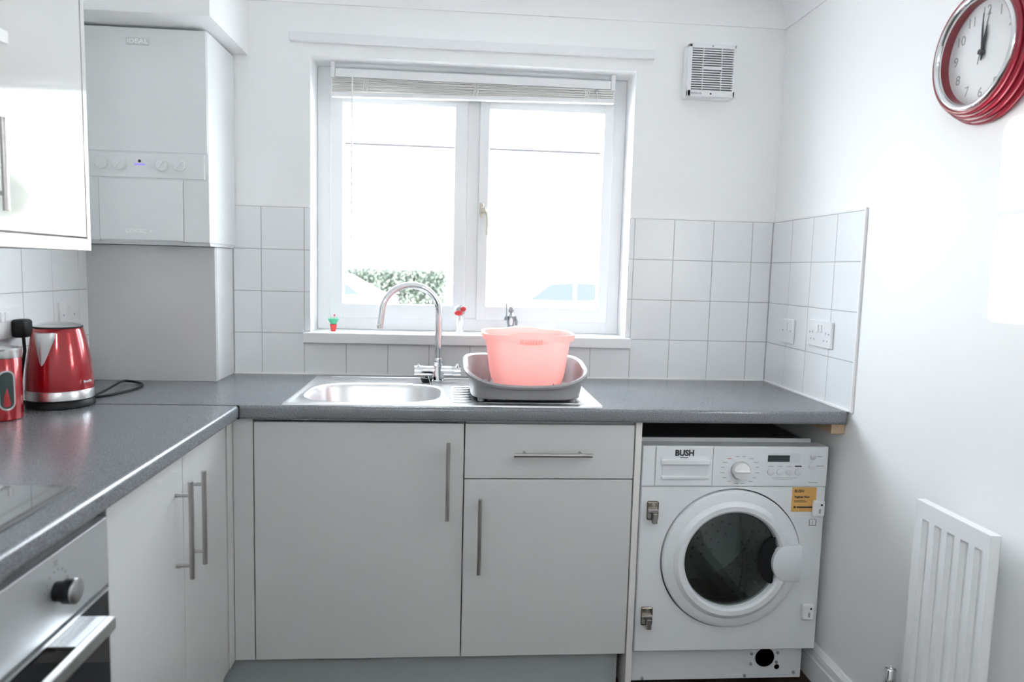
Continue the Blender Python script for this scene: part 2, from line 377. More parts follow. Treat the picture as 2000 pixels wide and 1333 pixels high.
CL = [(0, 0, 3.5, 0.9), (0.7, 0.2, 3.1, 0.6), (-0.7, -0.1, 3.0, 0.65), (0.35, 0, 4.1, 0.55), (-0.3, 0.2, 4.3, 0.45), (0.9, 0.1, 3.7, 0.4)]
def tshape(r):
    cx_, cy_, cz_, rr_ = CL[r.randrange(len(CL))]
    while True:
        p = Vector((r.uniform(-1, 1), r.uniform(-1, 1), r.uniform(-1, 1)))
        if 0.4 < p.length < 1: return (12.2+cx_+p.x*rr_, 19+cy_+p.y*rr_, cz_+p.z*rr_)
foliage(7000, tshape, 0.11, 5).build('crown', 'leaf2', tr, smooth=0)
m = MB(); m.tube([(12.2, 19, GZ), (12.25, 19, 1.6), (12.2, 19.05, 3.8)], 0.16, 10, r1=0.06); m.tube([(12.24, 19, 2.2), (12.6, 19.1, 3.0), (12.8, 19.1, 3.6)], 0.07, 8, r1=0.03); m.tube([(12.22, 19, 2.5), (11.8, 18.9, 3.2), (11.6, 18.9, 3.6)], 0.07, 8, r1=0.03); m.build('trunk', 'bark', tr)

def car(label, cx, cyy, flip=1):
    L = 2.0
    t = thing('parked_car', label, 'car', (cx, cyy, GZ), 'white cars parked in the street')
    z = lambda h: GZ+h
    X = lambda v: cx+flip*v
    prof = [(-2.0, 0.35), (-2.03, 0.62), (-1.95, 0.85), (-1.0, 0.98), (-0.35, 1.42), (0.2, 1.48), (0.95, 1.45), (1.6, 1.08), (1.96, 0.98), (2.02, 0.6), (1.98, 0.35)]
    loops = []
    for yo, sc in ((-0.82, 0.94), (-0.86, 0.98), (-0.86, 1.0), (0.86, 1.0), (0.86, 0.98), (0.82, 0.94)):
        loops.append([(X(px*sc), cyy+yo*(0.80 if pz > 1.2 else 1.0), z(0.35+(pz-0.35)*sc)) for px, pz in prof])
    MB().loft(loops).build('body', 'carwhite', t)
    for sd in (-1, 1):
        yy = cyy+sd*0.79
        m = MB(); m.prism([(X(-0.78), z(1.0)), (X(-0.30), z(1.36)), (X(0.20), z(1.41)), (X(0.20), z(1.0))], 'y', yy-0.02, yy+0.02); m.build('side_window', 'carglass', t)
        m = MB(); m.prism([(X(0.27), z(1.0)), (X(0.27), z(1.41)), (X(0.9), z(1.37)), (X(1.35), z(1.05))], 'y', yy-0.02, yy+0.02); m.build('side_window', 'carglass', t)
    m = MB(); m.loft([[(X(-0.98), cyy-0.66, z(1.0)), (X(-0.98), cyy+0.66, z(1.0)), (X(-0.38), cyy+0.56, z(1.415)), (X(-0.38), cyy-0.56, z(1.415))], [(X(-1.02), cyy-0.66, z(1.01)), (X(-1.02), cyy+0.66, z(1.01)), (X(-0.42), cyy+0.56, z(1.43)), (X(-0.42), cyy-0.56, z(1.43))]]); m.build('windscreen', 'carglass', t)
    for wx in (-1.25, 1.25):
        for sd in (-1, 1):
            m = MB(); m.lathe([(0.2, -0.09), (0.31, -0.09), (0.32, 0), (0.31, 0.09), (0.2, 0.09)], (X(wx), cyy+sd*0.8, z(0.32)), 'y', 20); wh = m.build('wheel', 'tyre', t)
            m = MB(); m.lathe([(0.2, -0.1), (0.2, 0.1)], (X(wx), cyy+sd*0.8, z(0.32)), 'y', 20); m.build('hubcap', 'extwhite', wh)
    return t
car('white parked car seen through the right window pane above the pink bowl', 2.9, 13.6)
car('white parked car seen through the left window pane in front of the hedge', -2.75, 13.2)

# ================================================================== WORKTOPS AND UNITS
SX0, SX1, SY0, SY1 = 0.088, 0.512, -0.563, -0.217      # hole for the sink bowl
m = MB()
def wt_profile(y_front, t=0.04, r=0.010, n=5):
    pts = [(0.0, CT-t), (0.0, CT)]
    pts += [(y_front+r-r*math.sin(a), CT-r+r*math.cos(a)) for a in [PI/2*i/n for i in range(n+1)]]
    pts += [(y_front+r-r*math.cos(a), CT-t+r-r*math.sin(a)) for a in [PI/2*i/n for i in range(n+1)]]
    return pts
# back run: left and right blocks, strip behind the hole, front strip
m.prism(wt_profile(-0.6), 'x', XL+0.003, SX0); m.prism(wt_profile(-0.6), 'x', SX1, 1.722)
m.box(SX0, SX1, SY1, 0.0, CT-0.04, CT)
m.prism([(y, z) if y < -0.3 else (SY0, z) for y, z in wt_profile(-0.6)], 'x', SX0, SX1)
tag(m.build('worktop', 'worktop'), 'speckled dark grey laminate worktop holding the steel sink under the window', 'worktop', 'grey worktops')
m = MB()
pf = [(-0.655, CT-0.04), (-0.655, CT)]
xf, r, n = -0.057, 0.010, 5
pf += [(xf-r+r*math.sin(a), CT-r+r*math.cos(a)) for a in [PI/2*i/n for i in range(n+1)]]
pf += [(xf-r+r*math.cos(a), CT-0.04+r-r*math.sin(a)) for a in [PI/2*i/n for i in range(n+1)]]
m.prism(pf, 'y', -2.45, -0.6025)
tag(m.build('worktop', 'worktop'), 'speckled dark grey laminate worktop along the left wall under kettle and hob', 'worktop', 'grey worktops')
m = MB(); m.box(-0.64, -0.055, -0.6028, -0.6, CT-0.039, CT+0.0006); tag(m.build('worktop_joint', 'black'), 'thin dark joint strip where the two grey worktops meet beside the kettle', 'strip')

def bar_handle(parent, p0, p1, n, r=0.006, off=0.035, post=0.032):
    """bar from p0 to p1 (points on the door face), n = outward normal"""
    p0, p1, n = Vector(p0), Vector(p1), Vector(n); d = (p1-p0).normalized()
    m = MB(); m.tube([p0+n*off, p1+n*off], r, 14)
    for q in (p0+d*post, p1-d*post): m.tube([q, q+n*off], 0.0045, 10)
    return m.build('handle', 'nickel', parent)

DY = -0.575                                            # door face of the back run
DZ0, DZ1 = 0.138, 0.853
c1 = thing('sink_cabinet', 'wide glossy white single door base cabinet under the sink', 'cabinet', (0.277, -0.29, 0), 'base cabinets under the window')
part('carcass', 'carcass', c1, (-0.06, 0.577, -0.5555, -0.55, 0.14, 0.74), (-0.06, 0.577, -0.5555, -0.55, 0.855, 0.864), (-0.06, -0.042, -0.551, -0.02, 0.14, 0.864), (0.559, 0.577, -0.551, -0.02, 0.14, 0.864), (-0.06, 0.577, -0.551, -0.02, 0.14, 0.158))
d = part('door', 'cab', c1, (-0.0235, 0.5755, DY, -0.556, DZ0, DZ1), bev=0.0015)
bar_handle(d, (0.531, DY, 0.573), (0.531, DY, 0.803), (0, -1, 0))
c2 = thing('drawer_cabinet', 'glossy white base cabinet with a drawer above one door beside washing machine', 'cabinet', (0.83, -0.29, 0), 'base cabinets under the window')
part('carcass', 'carcass', c2, (0.579, 1.083, -0.555, -0.53, 0.14, 0.864), (0.579, 0.597, -0.53, -0.02, 0.14, 0.864), (1.065, 1.083, -0.53, -0.02, 0.14, 0.864), (0.579, 1.083, -0.53, -0.02, 0.14, 0.158))
d = part('drawer', 'cab', c2, (0.5795, 1.0825, DY, -0.556, 0.690, DZ1), bev=0.0015)
bar_handle(d, (0.722, DY, 0.769), (0.951, DY, 0.769), (0, -1, 0))
d = part('door', 'cab', c2, (0.5795, 1.0825, DY, -0.556, DZ0, 0.6865), bev=0.0015)
bar_handle(d, (0.626, DY, 0.410), (0.626, DY, 0.636), (0, -1, 0))
tag(part('end_panel', 'carcass', None, (1.0855, 1.1045, -0.578, -0.02, 0, 0.864), bev=0.001), 'upright white end panel between drawer cabinet and washing machine', 'panel')
tag(part('corner_post', 'cab', None, (-0.082, -0.0265, DY, -0.556, 0.138, 0.864), (-0.098, -0.083, -0.622, -0.556, 0.138, 0.864), bev=0.001), 'white corner post between the two runs of base cabinets', 'post')
tag(part('plinth', 'plinth', None, (-0.13, 1.07, -0.525, -0.51, 0, 0.139)), 'kickboard coloured in shade grey under the sink and drawer cabinets', 'kickboard', 'kickboards')
DX = -0.085
c3 = thing('corner_cabinet', 'white base cabinet with two tall doors and paired bar handles beside the oven', 'cabinet', (-0.35, -0.96, 0))
part('carcass', 'carcass', c3, (-0.64, -0.105, -1.306, -0.63, 0.14, 0.864))
dA = part('door', 'cab', c3, (-0.104, DX, -1.309, -0.9455, DZ0, DZ1), bev=0.0015)
dB = part('door', 'cab', c3, (-0.104, DX, -0.9425, -0.630, DZ0, DZ1), bev=0.0015)
bar_handle(dA, (DX, -0.990, 0.574), (DX, -0.990, 0.804), (1, 0, 0))
bar_handle(dB, (DX, -0.905, 0.574), (DX, -0.905, 0.804), (1, 0, 0))
tag(part('plinth', 'plinth', None, (-0.145, -0.132, -2.4, -0.512, 0, 0.137)), 'kickboard coloured in shade grey under the two door cabinet and oven', 'kickboard', 'kickboards')

# ---------------- oven
ov = thing('built_in_oven', 'stainless steel built in oven with black glass door under the hob', 'oven', (-0.35, -1.61, 0.14))
part('housing', 'galv', ov, (-0.63, -0.1, -1.905, -1.313, 0.14, 0.85))
cpn = part('control_panel', 'oven', ov, (-0.1, -0.082, -1.905, -1.313, 0.712, 0.838), bev=0.002)
for ky in (-1.483, -1.74):
    m = MB(); m.lathe([(0.0165, 0), (0.0165, 0.012), (0.0190, 0.0125), (0.0200, 0.015), (0.0200, 0.028)], (-0.082, ky, 0.775), 'x', 32); k = m.build('knob', 'black', cpn)
    m = MB(); m.lathe([(0.0203, 0.028), (0.0203, 0.031), (0.018, 0.0325), (0.0001, 0.0325)], (-0.082, ky, 0.775), 'x', 32); m.build('knob_face', 'steel', k)
    for i in range(8):
        a = PI*(0.1+0.8*i/7); part('dial_mark', 'inkgrey', cpn, (-0.0822, -0.0815, ky+0.034*math.cos(a)-0.002, ky+0.034*math.cos(a)+0.002, 0.775+0.034*math.sin(a)-0.002, 0.775+0.034*math.sin(a)+0.002))
part('dial_symbol', 'inkgrey', cpn, (-0.0822, -0.0815, -1.488, -1.478, 0.817, 0.820), (-0.0822, -0.0815, -1.488, -1.478, 0.822, 0.826))
od = part('oven_door', 'blackglass', ov, (-0.1, -0.083, -1.903, -1.315, 0.15, 0.700), bev=0.002)
part('door_trim', 'oven', od, (-0.1, -0.081, -1.903, -1.315, 0.7005, 0.706))
oh = part('handle', 'steel', od, (-0.052, -0.036, -1.835, -1.388, 0.662, 0.686), bev=0.003)
part('bracket', 'steel', oh, (-0.083, -0.052, -1.49, -1.388, 0.678, 0.685))
part('bracket', 'steel', oh, (-0.083, -0.052, -1.835, -1.73, 0.678, 0.685))
# ---------------- hob
hb = thing('ceramic_hob', 'black glass hob on the left worktop above the oven', 'hob', (-0.36, -1.65, CT))
part('glass_top', 'hobglass', hb, (-0.60, -0.116, -1.94, -1.36, CT, CT+0.005), bev=0.0015)
part('edge_strip', 'galv', hb, (-0.116, -0.107, -1.94, -1.36, CT, CT+0.006), bev=0.001)
for i in range(5):
    part('touch_mark', 'inkgrey', hb, (-0.225, -0.215, -1.50-0.022*i, -1.497-0.022*i, CT+0.005, CT+0.0054))
for hx, hy, hr in ((-0.27, -1.80, 0.08), (-0.47, -1.79, 0.10), (-0.47, -1.51, 0.075)):
    m = MB(); m.tube([(hx+hr*math.cos(2*PI*i/40), hy+hr*math.sin(2*PI*i/40), CT+0.0051) for i in range(40)], 0.0006, 4, closed=True); m.build('cooking_zone_ring', 'inkgrey', hb)
# ---------------- extractor hood
eh = thing('extractor_hood', 'slim pale extractor hood jutting out beside the wall cupboard', 'hood', (-0.45, -1.53, 1.68))
part('visor', 'white', eh, (-0.655, -0.262, -1.83, -1.236, 1.682, 1.704), bev=0.002)
part('housing', 'white', eh, (-0.655, -0.36, -1.83, -1.236, 1.7045, 1.95), bev=0.002)
# ---------------- wall cupboard
wc = thing('wall_cupboard', 'glossy white wall cupboard on the left reflecting the window', 'cupboard', (-0.5, -1.03, 1.323))
part('carcass', 'carcass', wc, (-0.655, -0.358, -1.230, -0.834, 1.354, 2.1))
d = part('door', 'cab', wc, (-0.357, -0.337, -1.230, -0.8335, 1.3545, 2.098), bev=0.0012)
bar_handle(d, (-0.337, -1.196, 1.39), (-0.337, -1.196, 1.562), (1, 0, 0))
part('end_panel', 'cab', wc, (-0.655, -0.336, -0.831, -0.814, 1.323, 2.1), bev=0.001)
part('light_pelmet', 'cab', wc, (-0.357, -0.336, -1.230, -0.832, 1.323, 1.351), bev=0.001)

# ---------------- pipe box under the boiler
pb = thing('pipe_box', 'glossy grey white boxed panel standing on the worktop under the boiler', 'box', (-0.45, -0.11, CT))
part('front_panel', 'cab', pb, (XL+0.002, -0.249, -0.190, -0.172, CT, 1.3515), bev=0.001)
part('side_panel', 'white', pb, (-0.267, -0.249, -0.1715, 0.0, CT, 1.3515), bev=0.001)
# ---------------- boiler
bo = thing('wall_boiler', 'white wall mounted gas boiler with control knobs and flap door', 'boiler', (-0.445, -0.13, 1.352))
bx0, bx1, by, bz0, bz1 = -0.643, -0.238, -0.27, 1.353, 2.015
part('case', 'boiler', bo, (bx0, bx1, by+0.004, 0.0, 1.362, bz1), bev=0.004, seg=3)
part('front_cover', 'boiler', bo, (bx0+0.003, bx1-0.003, by, by+0.006, 1.640, bz1-0.003), bev=0.002)
m = MB(); m.prism([(by+0.004, 1.375), (by+0.02, bz0), (-0.01, bz0), (-0.01, 1.375)], 'x', bx0+0.004, bx1-0.004); m.build('underside', 'boiler', bo)
cpn = part('control_panel', 'boiler', bo, (bx0+0.012, bx1-0.012, by-0.002, by+0.01, 1.560, 1.636), bev=0.002)
for kx, kr in ((-0.560, 0.0185), (-0.5065, 0.020), (-0.380, 0.019), (-0.326, 0.0185)):
    m = MB(); m.lathe([(kr+0.003, 0), (kr+0.003, -0.002), (kr, -0.002), (kr, -0.009), (kr-0.002, -0.0105), (0.0001, -0.0105)], (kx, by-0.002, 1.601), 'y', 32); k = m.build('knob', 'boiler', cpn)
    a = 0.95; dx, dz = math.cos(a), math.sin(a)
    m = MB(); m.loft([[(kx+s*dx*kr*0.9-t*dz*0.0022, by-0.0125+o, 1.601+s*dz*kr*0.9+t*dx*0.0022) for s, t in ((-1, -1), (1, -1), (1, 1), (-1, 1))] for o in (-0.003, 0.003)]); m.build('pointer', 'white', k)
part('display', 'purple', cpn, (-0.462, -0.430, by-0.0032, by-0.001, 1.5985, 1.6035))
m = MB(); m.lathe([(0.0045, 0), (0.0045, -0.002), (0.0001, -0.002)], (-0.446, by-0.0015, 1.611), 'y', 16); m.build('indicator', 'ink', cpn)
fl = part('flap', 'boiler', bo, (-0.571, -0.319, by-0.003, by+0.006, 1.366, 1.5555), bev=0.002)
for fx_ in (-0.3188, -0.5735): part('flap_seam', 'boilerline', bo, (fx_, fx_+0.0018, by+0.0025, by+0.005, 1.36, 1.556))
text('lettering', 'LOGIC +', 0.017, 'lettering', fl, (-0.452, by-0.0034, 1.394), (1, 0, 0), (0, 0, 1), bold=0.0003, sx=1.25)
bd = part('badge', 'boilerbadge', bo, (-0.478, -0.409, by-0.003, by+0.002, 1.961, 1.982), bev=0.001)
text('lettering', 'IDEAL', 0.018, 'lettering', bd, (-0.4435, by-0.0034, 1.9715), (1, 0, 0), (0, 0, 1), ext=0.0008, bold=0.0004, sx=1.3)

# ================================================================== SINK
sk = thing('inset_sink', 'stainless steel inset sink with oval bowl and drainer', 'sink', (0.52, -0.33, CT))
ox0, ox1, oy0, oy1 = 0.057, 0.985, -0.588, -0.068
hc = ((SX0+SX1)/2, (SY0+SY1)/2)
N = 96
def outer_pt(a, x0, x1, y0, y1, z):
    dx, dy = math.cos(a), math.sin(a); t = min((x1-hc[0])/dx if dx > 1e-9 else ((x0-hc[0])/dx if dx < -1e-9 else 1e9), (y1-hc[1])/dy if dy > 1e-9 else ((y0-hc[1])/dy if dy < -1e-9 else 1e9))
    return (hc[0]+dx*t, hc[1]+dy*t, z)
def sup_pt(a, rx, ry, z, e=3.2):
    c, s_ = math.cos(a), math.sin(a); k = (abs(c/rx)**e+abs(s_/ry)**e)**(-1/e)
    return (hc[0]+c*k, hc[1]+s_*k, z)
# angles chosen so the corners of the plate are hit exactly
ang = sorted([2*PI*i/N for i in range(N)]+[math.atan2(y-hc[1], x-hc[0]) % (2*PI) for x in (ox0, ox1) for y in (oy0, oy1)])
lp = lambda f: [f(a) for a in ang]
RXB, RYB = 0.207, 0.168
loops = [lp(lambda a: outer_pt(a, ox0, ox1, oy0, oy1, CT+0.0005)), lp(lambda a: outer_pt(a, ox0+0.002, ox1-0.002, oy0+0.002, oy1-0.002, CT+0.005)), lp(lambda a: outer_pt(a, ox0+0.010, ox1-0.010, oy0+0.010, oy1-0.010, CT+0.006)), lp(lambda a: outer_pt(a, ox0+0.016, ox1-0.016, oy0+0.014, oy1-0.014, CT+0.003)),
         lp(lambda a: sup_pt(a, RXB+0.010, RYB+0.010, CT+0.003)), lp(lambda a: sup_pt(a, RXB+0.004, RYB+0.004, CT+0.0065)), lp(lambda a: sup_pt(a, RXB-0.004, RYB-0.004, CT+0.004)), lp(lambda a: sup_pt(a, RXB-0.010, RYB-0.010, CT-0.008)),
         lp(lambda a: sup_pt(a, RXB-0.022, RYB-0.022, CT-0.11)), lp(lambda a: sup_pt(a, RXB-0.040, RYB-0.040, CT-0.140)), lp(lambda a: sup_pt(a, RXB-0.075, RYB-0.07, CT-0.150)), lp(lambda a: sup_pt(a, 0.03, 0.03, CT-0.153, 2))]
MB().loft(loops, False, True).build('bowl_and_drainer', 'sink', sk, smooth=40)
m = MB(); m.lathe([(0.028, 0), (0.030, 0.003), (0.022, 0.003), (0.018, -0.002), (0.0001, -0.002)], (hc[0], hc[1], CT-0.152), 'z', 24); m.build('drain', 'chrome', sk)
for i in range(7):
    yy = -0.26-0.045*i
    m = MB()
    for xa, xb in ((0.535, 0.60), (0.62, 0.94)):
        m.loft([[(x, yy+0.010*math.cos(t)*(0.25+0.75*math.sin(PI*u)**0.4 if 0 < u < 1 else 0.05), CT+0.003+0.005*math.sin(t)*(0.25+0.75*math.sin(PI*u)**0.4 if 0 < u < 1 else 0.05)) for t in [PI*j/6 for j in range(7)]] for u, x in [(k/8, xa+(xb-xa)*k/8) for k in range(9)]], closed=False)
    m.build('drainer_rib', 'sink', sk)

# ---------------- mixer tap
tp = thing('mixer_tap', 'chrome swan neck mixer tap behind the sink bowl', 'tap', (0.487, -0.15, CT+0.003))
tx, ty = 0.487, -0.150
m = MB(); m.lathe([(0.027, 0.0066), (0.027, 0.010), (0.023, 0.012), (0.0215, 0.030), (0.019, 0.045), (0.0165, 0.060), (0.0165, 0.082), (0.012, 0.084)], (tx, ty, CT), 'z', 32)
m.tube([(tx-0.050, ty, CT+0.043), (tx+0.050, ty, CT+0.043)], 0.0155, 24); m.build('body', 'chrome', tp)
cs, sn = math.cos(0.38), math.sin(0.38)
sp_pts = [(0, 0.080), (0, 0.13), (0, 0.18), (0, 0.24)]
R_ = 0.1005
sp_pts += [(R_-R_*math.cos(a), 0.245+R_*0.93*math.sin(a)) for a in [PI*i/18*0.93 for i in range(1, 19)]]
sp_pts += [(2*R_+0.002, 0.225), (2*R_+0.005, 0.205)]
pts = [(tx-d_*cs, ty-d_*sn, CT+h_) for d_, h_ in sp_pts]
m = MB(); m.tube(pts, 0.0122, 18, r1=0.0105); spo = m.build('spout', 'chrome', tp, smooth=50)
m = MB(); m.tube([pts[-1], (pts[-1][0]-0.0005, pts[-1][1], pts[-1][2]-0.012)], 0.0117, 18); m.build('aerator', 'chrome', spo)
m = MB(); m.lathe([(0.0165, 0.058), (0.0175, 0.062), (0.0175, 0.084), (0.0165, 0.088)], (tx, ty, CT), 'z', 24); m.build('collar', 'chrome', spo)
for sd in (-1, 1):
    m = MB(); m.tube([(tx+sd*0.051, ty, CT+0.043), (tx+sd*0.080, ty, CT+0.043)], 0.0165, 24); hn = m.build('handle', 'chrome', tp)
    m = MB(); m.tube([(tx+sd*0.066, ty, CT+0.055), (tx+sd*0.068, ty-0.012, CT+0.066)], 0.0045, 10); m.build('lever', 'chrome', hn)
# plug on its chain beside the tap
pg = thing('sink_plug', 'black rubber sink plug on a chain beside the tap', 'plug', (0.450, -0.195, CT+0.004))
m = MB(); m.lathe([(0.016, 0.0066), (0.019, 0.016), (0.021, 0.018), (0.021, 0.022), (0.006, 0.024), (0.006, 0.028), (0.0001, 0.028)], (0.450, -0.188, CT), 'z', 24); m.build('stopper', 'black', pg)
m = MB(); m.tube([(0.450, -0.188, CT+0.027), (0.456, -0.200, CT+0.030), (0.462, -0.215, CT+0.014), (0.466, -0.228, CT+0.006), (0.470, -0.245, CT-0.02), (0.476, -0.262, CT-0.075)], 0.0016, 6); m.build('chain', 'chrome', pg)

# ---------------- dish drainer
dr = thing('dish_drainer', 'grey plastic dish drainer on the drainer side of the sink', 'dish rack', (0.76, -0.39, CT+0.008))
ZB = CT+0.014
dcx, dcy = 0.763, -0.385
K = 72
def dloop(rx, ry, zf, e=4.5):
    out = []
    for i in range(K):
        a = 2*PI*i/K; c, s_ = math.cos(a), math.sin(a); k = (abs(c/rx)**e+abs(s_/ry)**e)**(-1/e)
        x, y = c*k, s_*k; out.append((dcx+x, dcy+y, zf(x, y)))
    return out
def rimz(x, y):      # low along the front, higher at the back corners
    f = min(1, max(0, (-y)/0.19)); e = min(1, abs(x)/0.19)
    return ZB+0.040+0.048*(1-f)+0.026*f*e**3+0.004*e
flat = lambda h: (lambda x, y: ZB+h)
def frac(t, off=0.0): return lambda x, y: ZB+(rimz(x, y)-ZB)*t+off
loops = [dloop(0.160, 0.160, flat(0.0)), dloop(0.168, 0.172, flat(0.004)), dloop(0.173, 0.178, frac(0.5)), dloop(0.178, 0.184, frac(0.9)), dloop(0.190, 0.194, frac(0.93)), dloop(0.192, 0.197, frac(1.0, 0.004)), dloop(0.187, 0.192, frac(1.0, 0.009)), dloop(0.177, 0.182, frac(1.0, 0.005)), dloop(0.172, 0.177, frac(0.85)), dloop(0.167, 0.172, frac(0.4)), dloop(0.160, 0.166, flat(0.014)), dloop(0.02, 0.02, flat(0.014))]
MB().loft(loops).build('tub', 'greyplastic', dr, smooth=45)
for i in range(6):
    for yy in (-0.50, -0.30):
        px = 0.615+0.022*i if i < 3 else 0.845+0.022*(i-3)
        m = MB(); m.lathe([(0.005, 0), (0.004, 0.02), (0.0015, 0.036), (0.0001, 0.037)], (px, yy, ZB+0.008), 'z', 10); m.build('plate_prong', 'greyplastic', dr)
for px in (0.625, 0.90):
    for py in (-0.52, -0.25):
        m = MB(); m.lathe([(0.010, -0.0075), (0.010, 0.003)], (px, py, ZB), 'z', 14); m.build('foot', 'greyplastic', dr)
for i in range(10):
    part('drip_slat', 'greyplastic', dr, (0.645+0.025*i, 0.655+0.025*i, -0.53, -0.24, ZB-0.004, ZB+0.001))

# ---------------- washing-up bowl
wbw = thing('washing_up_bowl', 'translucent coral pink washing up bowl standing in the grey dish drainer', 'bowl', (0.772, -0.385, ZB+0.0145))
bcx, bcy, bz = 0.772, -0.385, ZB+0.0145
def bl(rx, ry, zf, e=4.0):
    out = []
    for i in range(K):
        a = 2*PI*i/K; c, s_ = math.cos(a), math.sin(a); k = (abs(c/rx)**e+abs(s_/ry)**e)**(-1/e)
        x, y = c*k, s_*k; out.append((bcx+x, bcy+y, bz+zf(x, y)))
    return out
HB = 0.177
def top(off):
    def f(x, y):
        b = math.exp(-(x/0.050)**4)*(1 if abs(y) > 0.09 else 0)
        return HB+off+0.007*b
    return f
def lip(off):
    def f(x, y):
        b = math.exp(-(x/0.050)**4)*(1 if abs(y) > 0.09 else 0)
        return HB+off-0.009*b
    return f
fl_ = lambda h: (lambda x, y: h)
loops = [bl(0.075, 0.080, fl_(0.0)), bl(0.090, 0.094, fl_(0.003)), bl(0.102, 0.102, fl_(0.012)), bl(0.111, 0.108, fl_(0.030)), bl(0.116, 0.111, fl_(0.050)), bl(0.131, 0.116, fl_(HB-0.024)), bl(0.1325, 0.1170, lip(-0.018)), bl(0.1415, 0.1265, lip(-0.020)), bl(0.1455, 0.1295, top(-0.002)), bl(0.143, 0.127, top(0.0)), bl(0.134, 0.118, top(-0.002)), bl(0.1315, 0.1155, fl_(HB-0.015)), bl(0.1135, 0.1085, fl_(0.05)), bl(0.1085, 0.1055, fl_(0.031)), bl(0.100, 0.100, fl_(0.015)), bl(0.088, 0.092, fl_(0.006)), bl(0.073, 0.078, fl_(0.003))]
MB().loft(loops).build('basin', 'pink', wbw, smooth=50)
for sd in (-1, 1):
    for i in range(9):
        xx = bcx-0.032+0.008*i; part('grip_rib', 'pink', wbw, (xx-0.001, xx+0.001, bcy+sd*0.1285-0.0025, bcy+sd*0.1285+0.0025, bz+HB-0.028, bz+HB-0.014))

# ================================================================== WASHING MACHINE
wm = thing('washing_machine', 'white integrated washing machine with round porthole door under the worktop', 'washing machine', (1.411, -0.29, 0))
WXa, WXb, WY, WZa, WZb = 1.118, 1.704, -0.545, 0.127, 0.784
PCX, PCZ = 1.4115, 0.428
RH = 0.2235
# front panel with a round opening
Nw = 80
angw = sorted([2*PI*i/Nw for i in range(Nw)]+[math.atan2(z-PCZ, x-PCX) % (2*PI) for x in (WXa, WXb) for z in (WZa, 0.657)])
def opw(a, x0, x1, z0, z1, y):
    dx, dz = math.cos(a), math.sin(a); t = min((x1-PCX)/dx if dx > 1e-9 else ((x0-PCX)/dx if dx < -1e-9 else 1e9), (z1-PCZ)/dz if dz > 1e-9 else ((z0-PCZ)/dz if dz < -1e-9 else 1e9))
    return (PCX+dx*t, y, PCZ+dz*t)
cw = lambda r_, y: [(PCX+r_*math.cos(a), y, PCZ+r_*math.sin(a)) for a in angw]
loops = [[opw(a, WXa, WXb, WZa, 0.657, WY+0.03) for a in angw], [opw(a, WXa, WXb, WZa, 0.657, WY+0.004) for a in angw], [opw(a, WXa+0.003, WXb-0.003, WZa+0.003, 0.656, WY) for a in angw], cw(RH, WY), cw(RH, WY+0.03)]
MB().loft(loops, False, False).build('front_panel', 'wm', wm, smooth=30)
cpn = part('control_panel', 'wm', wm, (WXa, WXb, WY-0.001, WY+0.06, 0.658, WZb), bev=0.003)
for sx0 in (WXa, WXb-0.004): part('side', 'wm', wm, (sx0, sx0+0.004, WY+0.031, -0.03, 0.115, 0.775))
part('rear', 'galv', wm, (WXa+0.004, WXb-0.004, -0.034, -0.03, 0.02, 0.775))
part('top', 'galv', wm, (WXa+0.004, WXb-0.004, WY+0.061, -0.035, 0.760, 0.772))  # dark sheet paints in the shade under the worktop
part('top_lip', 'wm', wm, (WXa+0.01, WXb-0.02, WY+0.075, WY+0.085, 0.772, 0.792), bev=0.001)
pl = part('plinth', 'wm', wm, (1.120, 1.684, -0.505, -0.485, 0.008, 0.1265), bev=0.002)
# raised outline, pump hole, bolts
m = MB(); m.prism([(1.158, 0.128), (1.236, 0.056), (1.465, 0.056), (1.487, 0.068), (1.508, 0.120), (1.508, 0.128)], 'y', -0.508, -0.504); m.build('filter_flap', 'wm', pl)
m = MB(); m.lathe([(0.036, 0.001), (0.036, -0.002), (0.032, -0.002), (0.032, 0.0)], (1.5605, -0.505, 0.079), 'y', 32, caps=False); m.build('pump_ring', 'wmshade', pl)
m = MB(); m.lathe([(0.032, -0.0006), (0.0001, -0.0006)], (1.5605, -0.505, 0.079), 'y', 32); m.build('pump_opening', 'black', pl)
m = MB(); m.lathe([(0.0085, -0.002), (0.0001, -0.002)], (1.602, -0.505, 0.047), 'y', 20); m.build('hose_hole', 'black', pl)
for sx_, sz_ in ((1.516, 0.092), (1.515, 0.058), (1.603, 0.094), (1.600, 0.062), (1.159, 0.016), (1.497, 0.018), (1.660, 0.026)):
    m = MB(); m.lathe([(0.005, 0.0), (0.0045, -0.0035), (0.002, -0.005), (0.0001, -0.005)], (sx_, -0.505, sz_), 'y', 12); m.build('screw', 'pewter', pl)
for fx in (1.17, 1.63):
    m = MB(); m.lathe([(0.018, -0.008), (0.018, -0.002), (0.006, 0.0), (0.006, 0.012)], (fx, -0.45, 0.008), 'z', 16); m.build('foot', 'black', wm)
